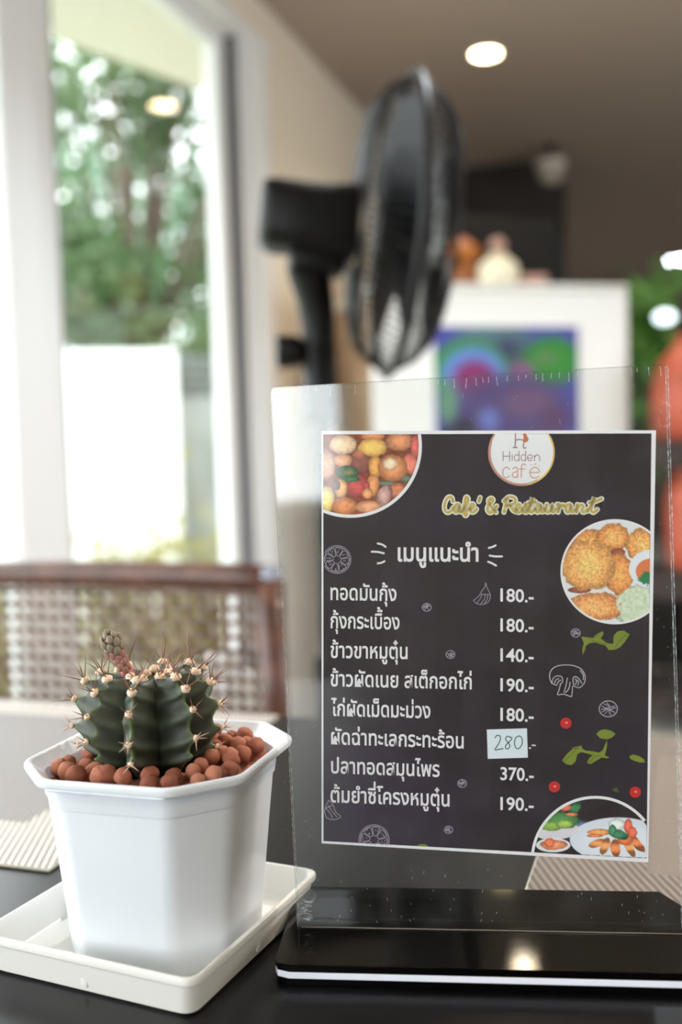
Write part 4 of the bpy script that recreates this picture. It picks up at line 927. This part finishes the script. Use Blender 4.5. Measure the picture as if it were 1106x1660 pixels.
cf = [[(626, 196), (612, 186), (597, 198), (597, 222), (610, 234), (626, 226)], [(640, 192), (654, 187), (662, 198), (662, 232)], [(662, 206), (644, 210), (638, 224), (650, 233), (662, 224)], [(698, 176), (688, 172), (680, 182), (678, 232)], [(668, 194), (694, 194)],
      [(716, 210), (758, 208), (750, 190), (734, 188), (718, 204), (722, 228), (740, 235), (758, 226)], [(738, 174), (744, 170)], [(722, 176), (723, 176)], [(757, 180), (758, 180)]]
hp = []
for L_ in cf: hp += stroke(c3(L_), 1.5, len(L_) > 3)
flat('emblem_word', hp, 3, I_pink)
# price sticker with handwriting
flat('price_sticker', [([(789.5, 1182.5), (854.5, 1180.5), (856, 1228), (791, 1230)], [(0, 1, 2, 3)])], 4, mat('sticker_paper', (226, 236, 246), .5), label='white price sticker with handwritten 280')
c7 = lambda L_: [(510+x/2.911, 1130+y/2.911) for x, y in L_]; hs = []
for L_ in ([(852, 192), (862, 180), (876, 184), (876, 204), (864, 228), (852, 248), (870, 246), (890, 243)], [(924, 190), (910, 184), (902, 198), (912, 212), (922, 228), (914, 244), (902, 240), (904, 226), (920, 210), (932, 194), (922, 187)], [(962, 184), (950, 192), (944, 216), (952, 240), (968, 240), (980, 218), (978, 192), (964, 182)]): hs += stroke(c7(L_), 1.5)
flat('handwritten_price', hs, 5, I_teal)
# pencil sketches
def slice_sketch(cx, cy, r, keep=lambda x, y: True):
    L_ = circ(cx, cy, r, 1.0)+circ(cx, cy, r-2.2, .7)
    r2 = random.Random(int(cx))
    for k in range(8):
        a_ = 2*PI*k/8+.2; pts = []
        for da, q in ((-.30, .36), (-.32, .8), (0, .88), (.32, .8), (.3, .36), (0, .26), (-.30, .36)): pts.append((cx+r*q*math.cos(a_+da), cy+r*q*math.sin(a_+da)))
        L_ += stroke(pts, .8)
        for m_ in range(3): q = r2.uniform(.45, .78); da = r2.uniform(-.2, .2); L_ += stroke([(cx+r*q*math.cos(a_+da), cy+r*q*math.sin(a_+da)), (cx+r*(q+.08)*math.cos(a_+da+.08), cy+r*(q+.08)*math.sin(a_+da+.08))], .9, False)
    return [(p_, [f_ for f_ in fs if all(keep(*p_[i]) for i in f_)]) for p_, fs in L_]
flat('tomato_slice_sketch', slice_sketch(546.5, 907, 22.5, lambda x, y: x > 525.5), 2, I_sketch)
flat('tomato_slice_sketch', slice_sketch(606.6, 1361.5, 24.5, lambda x, y: y < 1366+(x-524)*.055), 2, I_sketch)
def nut(cx, cy, r, w): 
    L_ = circ(cx, cy, r, w, ry=r*.88)
    r2 = random.Random(int(cy)); 
    for k in range(6): a_ = r2.uniform(0, 6.28); b_ = a_+r2.uniform(1.2, 2.6); L_ += stroke([(cx+r*.8*math.cos(a_), cy+r*.7*math.sin(a_)), (cx+r*.2*math.cos(a_+b_), cy+r*.2*math.sin(b_)), (cx+r*.75*math.cos(b_), cy+r*.7*math.sin(b_))], w*.9)
    return L_
for cx, cy, r, w_ in ((692, 984.5, 7.2, 1.1), (730.5, 1061, 7.2, 1.1), (749.5, 1270, 7.2, 1.1), (727.5, 1345, 6.8, 1.0), (933.5, 1026, 7.6, 1.1), (986.5, 1149, 14.6, 1.6)): flat('nut_sketch', nut(cx, cy, r, w_), 2, I_sketch)
c1_ = lambda L_: [(510+x/2.911, 940+y/2.911) for x, y in L_]; ga = []
for L_ in ([(750, 97), (776, 76), (790, 52), (803, 36), (808, 14), (813, 32), (824, 56), (830, 76), (824, 100), (800, 115), (768, 113), (750, 97)], [(790, 66), (784, 86), (768, 108)], [(806, 66), (802, 90), (786, 112)], [(790, 68), (828, 70)], [(818, 72), (815, 92), (803, 110)]): ga += stroke(c1_(L_), 1.0)
flat('garlic_sketch', ga, 2, I_sketch); ga = []
cA = lambda L_: [(500+x/3.02, 850+y/3.02) for x, y in L_]
for L_ in ([(100, 1350), (84, 1385), (80, 1405), (90, 1435), (125, 1446), (158, 1431), (134, 1408), (120, 1372), (100, 1350)], [(88, 1392), (104, 1410), (120, 1438)], [(98, 1376), (116, 1404), (140, 1432)], [(84, 1390), (118, 1376)]): ga += stroke(cA(L_), 1.0)
flat('garlic_sketch', ga, 2, I_sketch)
cM = lambda L_: [(700+x/3.072, 930+y/3.072) for x, y in L_]; mu = []
for L_ in ([(625, 556), (600, 545), (588, 518), (592, 488), (612, 466), (650, 455), (702, 457), (744, 474), (764, 508), (760, 544), (736, 567), (708, 560)], [(642, 548), (636, 575), (628, 602), (658, 600), (690, 611), (698, 606), (702, 560)], [(598, 548), (605, 522), (624, 509), (648, 514), (652, 538), (640, 550)], [(708, 556), (704, 524), (716, 512), (734, 524), (748, 546)],
           [(612, 545), (620, 528), (634, 522)], [(626, 548), (634, 534), (644, 530)], [(716, 552), (722, 536), (716, 524)], [(728, 556), (732, 542), (726, 530)], [(676, 520), (668, 560), (660, 590)], [(690, 540), (684, 570), (668, 592)], [(740, 482), (754, 502), (756, 528)]): mu += stroke(cM(L_), 1.25)
flat('mushroom_sketch', mu, 2, ink('sketch_white', (208, 204, 214)))
# herb sprigs, tomatoes, leaves
def poly(L_): return [(L_, [tuple(range(len(L_)))])]
c6 = lambda L_: [(860+x/4.496, 1130+y/4.496) for x, y in L_]
flat('herb_sprig', poly(cM([(745, 313), (800, 320), (825, 300), (852, 286), (857, 300), (842, 322), (872, 345), (905, 350), (906, 310), (925, 288), (955, 282), (986, 302), (966, 335), (940, 365), (915, 378), (882, 380), (866, 358), (812, 342), (786, 346), (767, 360), (764, 380), (752, 405), (750, 380), (758, 345)])), 2, I_leaf)
flat('sprig_vein', stroke(cM([(912, 372), (935, 335), (975, 300)]), 1.0)+stroke(cM([(800, 322), (842, 300)]), 1.0)+stroke(cM([(800, 335), (870, 352)]), 1.4), 3, I_leafd)
flat('herb_sprig', poly(c6([(230, 462), (265, 415), (300, 385), (310, 365), (350, 360), (372, 350), (380, 375), (402, 390), (460, 395), (500, 405), (530, 385), (545, 345), (560, 315), (560, 350), (550, 400), (542, 425), (578, 438), (562, 447), (520, 440), (470, 470), (440, 490), (412, 480), (425, 450), (455, 422), (410, 410), (370, 400), (342, 415), (330, 470), (300, 496), (262, 490)])), 2, I_leaf)
flat('sprig_vein', stroke(c6([(250, 470), (285, 430), (330, 385)]), 1.0)+stroke(c6([(425, 478), (470, 435), (510, 425)]), 1.2)+stroke(c6([(310, 372), (350, 375)]), 2.0), 3, I_leafd)
flat('herb_leaf', poly(c6([(480, 270), (508, 242), (545, 234), (590, 245), (622, 268), (596, 295), (560, 309), (510, 300)])), 2, I_leaf)
flat('herb_leaf', poly(c6([(722, 430), (750, 418), (790, 428), (825, 450), (838, 475), (800, 478), (750, 462), (728, 448)])), 2, I_leaf)
flat('herb_leaf', poly(c6([(592, 675), (630, 655), (648, 695), (620, 690)])), 2, I_leafd)
flat('herb_leaf', poly([(676, 1371), (682, 1368), (690, 1368.5), (695, 1372)]), 2, I_leaf)
for x, y in ((260, 190), (176, 654), (765, 693)):
    q = c6([(x, y)])[0]; flat('printed_tomato', disc(q[0], q[1], 9.2, 8.9), 2, I_red); flat('tomato_highlight', disc(q[0]+.8, q[1]-.8, 2.4, 1.8), 3, I_redh)
# three food photographs printed as fine colour grids
def grid(x0, y0, x1, y1, st=1.0):
    X, Y = np.meshgrid(np.arange(x0, x1+.01, st), np.arange(y0, y1+.01, st)); return X, Y
def food(c, X, Y, items, ox, oy, sc, ws=5):
    for it in items:
        cx, cy, rx, ry, col = it[:5]; an = it[5] if len(it) > 5 else 0; cx = ox+cx/sc; cy = oy+cy/sc; rx /= sc; ry /= sc
        m_ = ell(X, Y, cx, cy, rx, ry, .10, an, .16, 9); r_ = np.sqrt(((X-cx)/rx)**2+((Y-cy)/ry)**2)
        tex = .88+.3*fbm(X+cx, Y+cy, ws)
        shade = np.clip(1.12-.38*r_**2, .6, 1.15); col_ = np.array(col)/255*.86+.15; c = c*(1-m_[..., None])+np.clip(col_*shade[..., None]*tex[..., None], 0, 1)*m_[..., None]
    return c
X, Y = grid(524, 704, 685, 840, .9); keep = ((X-568.2)**2+(Y-723.4)**2 < 112.6**2)
c = np.zeros((*X.shape, 3))+np.array((140, 74, 50))/255; c = c*(.7+.6*fbm(X, Y, 8))[..., None]
c = food(c, X, Y, [(440, 350, 130, 110, (128, 62, 52)), (110, 370, 90, 140, (212, 148, 120)), (270, 330, 90, 60, (226, 160, 116)), (270, 180, 130, 95, (238, 196, 154)), (550, 100, 120, 40, (214, 120, 70)), (420, 270, 60, 50, (186, 96, 64)), (570, 390, 62, 110, (224, 150, 62)), (550, 205, 140, 85, (240, 182, 84)), (800, 150, 130, 90, (204, 124, 76)), (950, 200, 45, 110, (206, 84, 72)), (900, 360, 70, 95, (230, 112, 92)),
     (860, 500, 60, 36, (76, 96, 76)), (740, 400, 135, 128, (214, 128, 72)), (715, 360, 72, 58, (246, 206, 166)), (680, 545, 100, 25, (92, 110, 90)), (780, 610, 80, 70, (204, 112, 72)), (400, 570, 115, 110, (184, 58, 56)), (310, 440, 108, 62, (48, 92, 60)), (320, 440, 60, 30, (110, 112, 60)), (340, 505, 90, 28, (40, 96, 60)),
     (110, 700, 80, 120, (246, 206, 112)), (250, 590, 62, 92, (232, 164, 100)), (205, 560, 40, 50, (90, 60, 40)), (655, 660, 66, 110, (196, 146, 136), .5), (550, 560, 62, 105, (228, 142, 76)), (490, 570, 34, 46, (184, 60, 58)), (500, 640, 50, 50, (234, 150, 86)), (280, 760, 118, 85, (216, 122, 62)), (510, 765, 125, 62, (226, 146, 104))], 510, 690, 5.82)
ink_grid('food_photo', np.stack([X, Y], -1), keep, c, 2)
def ringclip(cx, cy, r, w_, a0, a1, ry=None): return circ(cx, cy, r, w_, a0, a1, ry, n=96)
flat('photo_border', ringclip(568.2, 723.4, 113.4, 5.2, -9.8, 112.8), 3, I_white)
X, Y = grid(908, 840, 1055, 1013, .9); keep = (((X-997.5)/86.5)**2+((Y-926.8)/83)**2 < 1) & (X < 1055-(Y-840)*.011)
c = np.zeros((*X.shape, 3))+np.array((232, 236, 244))/255
c = food(c, X, Y, [(790, 800, 220, 180, (222, 232, 214)), (360, 300, 170, 110, (238, 150, 72)), (560, 250, 130, 110, (240, 152, 76)), (790, 310, 130, 125, (244, 160, 80)), (600, 370, 60, 34, (150, 64, 44)), (610, 540, 120, 165, (238, 146, 70)), (420, 800, 225, 115, (240, 150, 80)), (290, 668, 90, 26, (140, 56, 34)), (355, 470, 220, 205, (246, 168, 86))], 880, 820, 4.894, 2.5)
sp = fbm(X*1.0, Y, 2.6); orange = (c[..., 0] > .7) & (c[..., 2] < .55); c[orange] = c[orange]*(1+.55*(sp[orange]-.5))[..., None]
cab_ = ell(X, Y, 1040, 985, 38, 32, .1, .3, .3, 10); gr = np.array((214, 228, 200))/255+(.25*(fbm(X, Y, 4)-.5))[..., None]*np.array((1, .7, 1.4)); c = c*(1-cab_[..., None])+gr*cab_[..., None]
bo_ = ell(X, Y, 1056, 922, 36, 31, .03); c = lay(c, bo_, (232, 238, 248)); c = lay(c, ell(X, Y, 1058, 926, 27, 21, .05), (226, 132, 84)); g_ = ell(X, Y, 1052, 938, 15, 10, .2, 0, .5, 4); c = lay(c, g_, (58, 132, 86))
ink_grid('food_photo', np.stack([X, Y], -1), keep, c, 2)
ab = math.degrees(math.acos((1054.6-997.5)/86)); 
flat('photo_border', ringclip(997.5, 926.8, 87, 3.2, ab-1, 360-ab+1, 83.6), 3, I_white)
X, Y = grid(864, 1290, 1050, 1392, .9); keep = ((X-965.5)**2+(Y-1395)**2 < 101**2) & (Y < 1363.2+(X-524)*.0535) & (X < 1049.6-(Y-1290)*.01)
c = np.zeros((*X.shape, 3))+np.array((52, 42, 46))/255
c = lay(c, ell(X, Y, 935, 1345, 30, 14, .5), (120, 130, 190))
def f6(it): return it
c = lay(c, ell(X, Y, 1002, 1361, 78, 36, .02), (224, 231, 244)); c = lay(c, ell(X, Y, 1004, 1364, 62, 26, .3), (232, 238, 248))
c = lay(c, ell(X, Y, 903, 1347, 36, 14, .03, -.1), (226, 222, 232)); c = lay(c, ell(X, Y, 897, 1370, 28, 11.5, .04), (234, 236, 244)); c = lay(c, ell(X, Y, 897, 1369, 23, 8, .1), (214, 210, 220))
c = food(c, X, Y, [(230, 900, 130, 62, (54, 118, 48)), (150, 940, 80, 36, (120, 160, 56)), (250, 925, 60, 30, (150, 184, 70)), (325, 810, 62, 34, (30, 104, 54), -.9), (262, 808, 46, 22, (222, 92, 66), -.5), (300, 855, 45, 14, (226, 112, 60)), (170, 1078, 98, 36, (236, 130, 84)), (140, 1060, 40, 34, (240, 110, 64)),
     (500, 985, 92, 24, (240, 146, 76)), (470, 1010, 60, 12, (226, 110, 50)), (490, 1065, 70, 26, (240, 140, 70), -.3), (545, 1085, 66, 30, (242, 146, 76), -1.2), (620, 1100, 66, 36, (238, 124, 56), 1.4), (720, 1095, 85, 28, (240, 146, 78), 1.05), (770, 1060, 92, 30, (236, 120, 56), .85), (690, 1040, 60, 40, (226, 104, 46)),
     (630, 930, 62, 44, (228, 240, 236)), (640, 1000, 72, 34, (36, 108, 70), .3), (600, 970, 30, 40, (44, 120, 76)), (715, 940, 32, 52, (238, 88, 62)), (745, 985, 34, 40, (240, 96, 62))], 860, 1130, 4.496, 2.5)
ink_grid('food_photo', np.stack([X, Y], -1), keep, c, 2)
flat('photo_border', ringclip(965.5, 1395, 102.6, 4.6, 187.5, 321.2), 3, I_white)
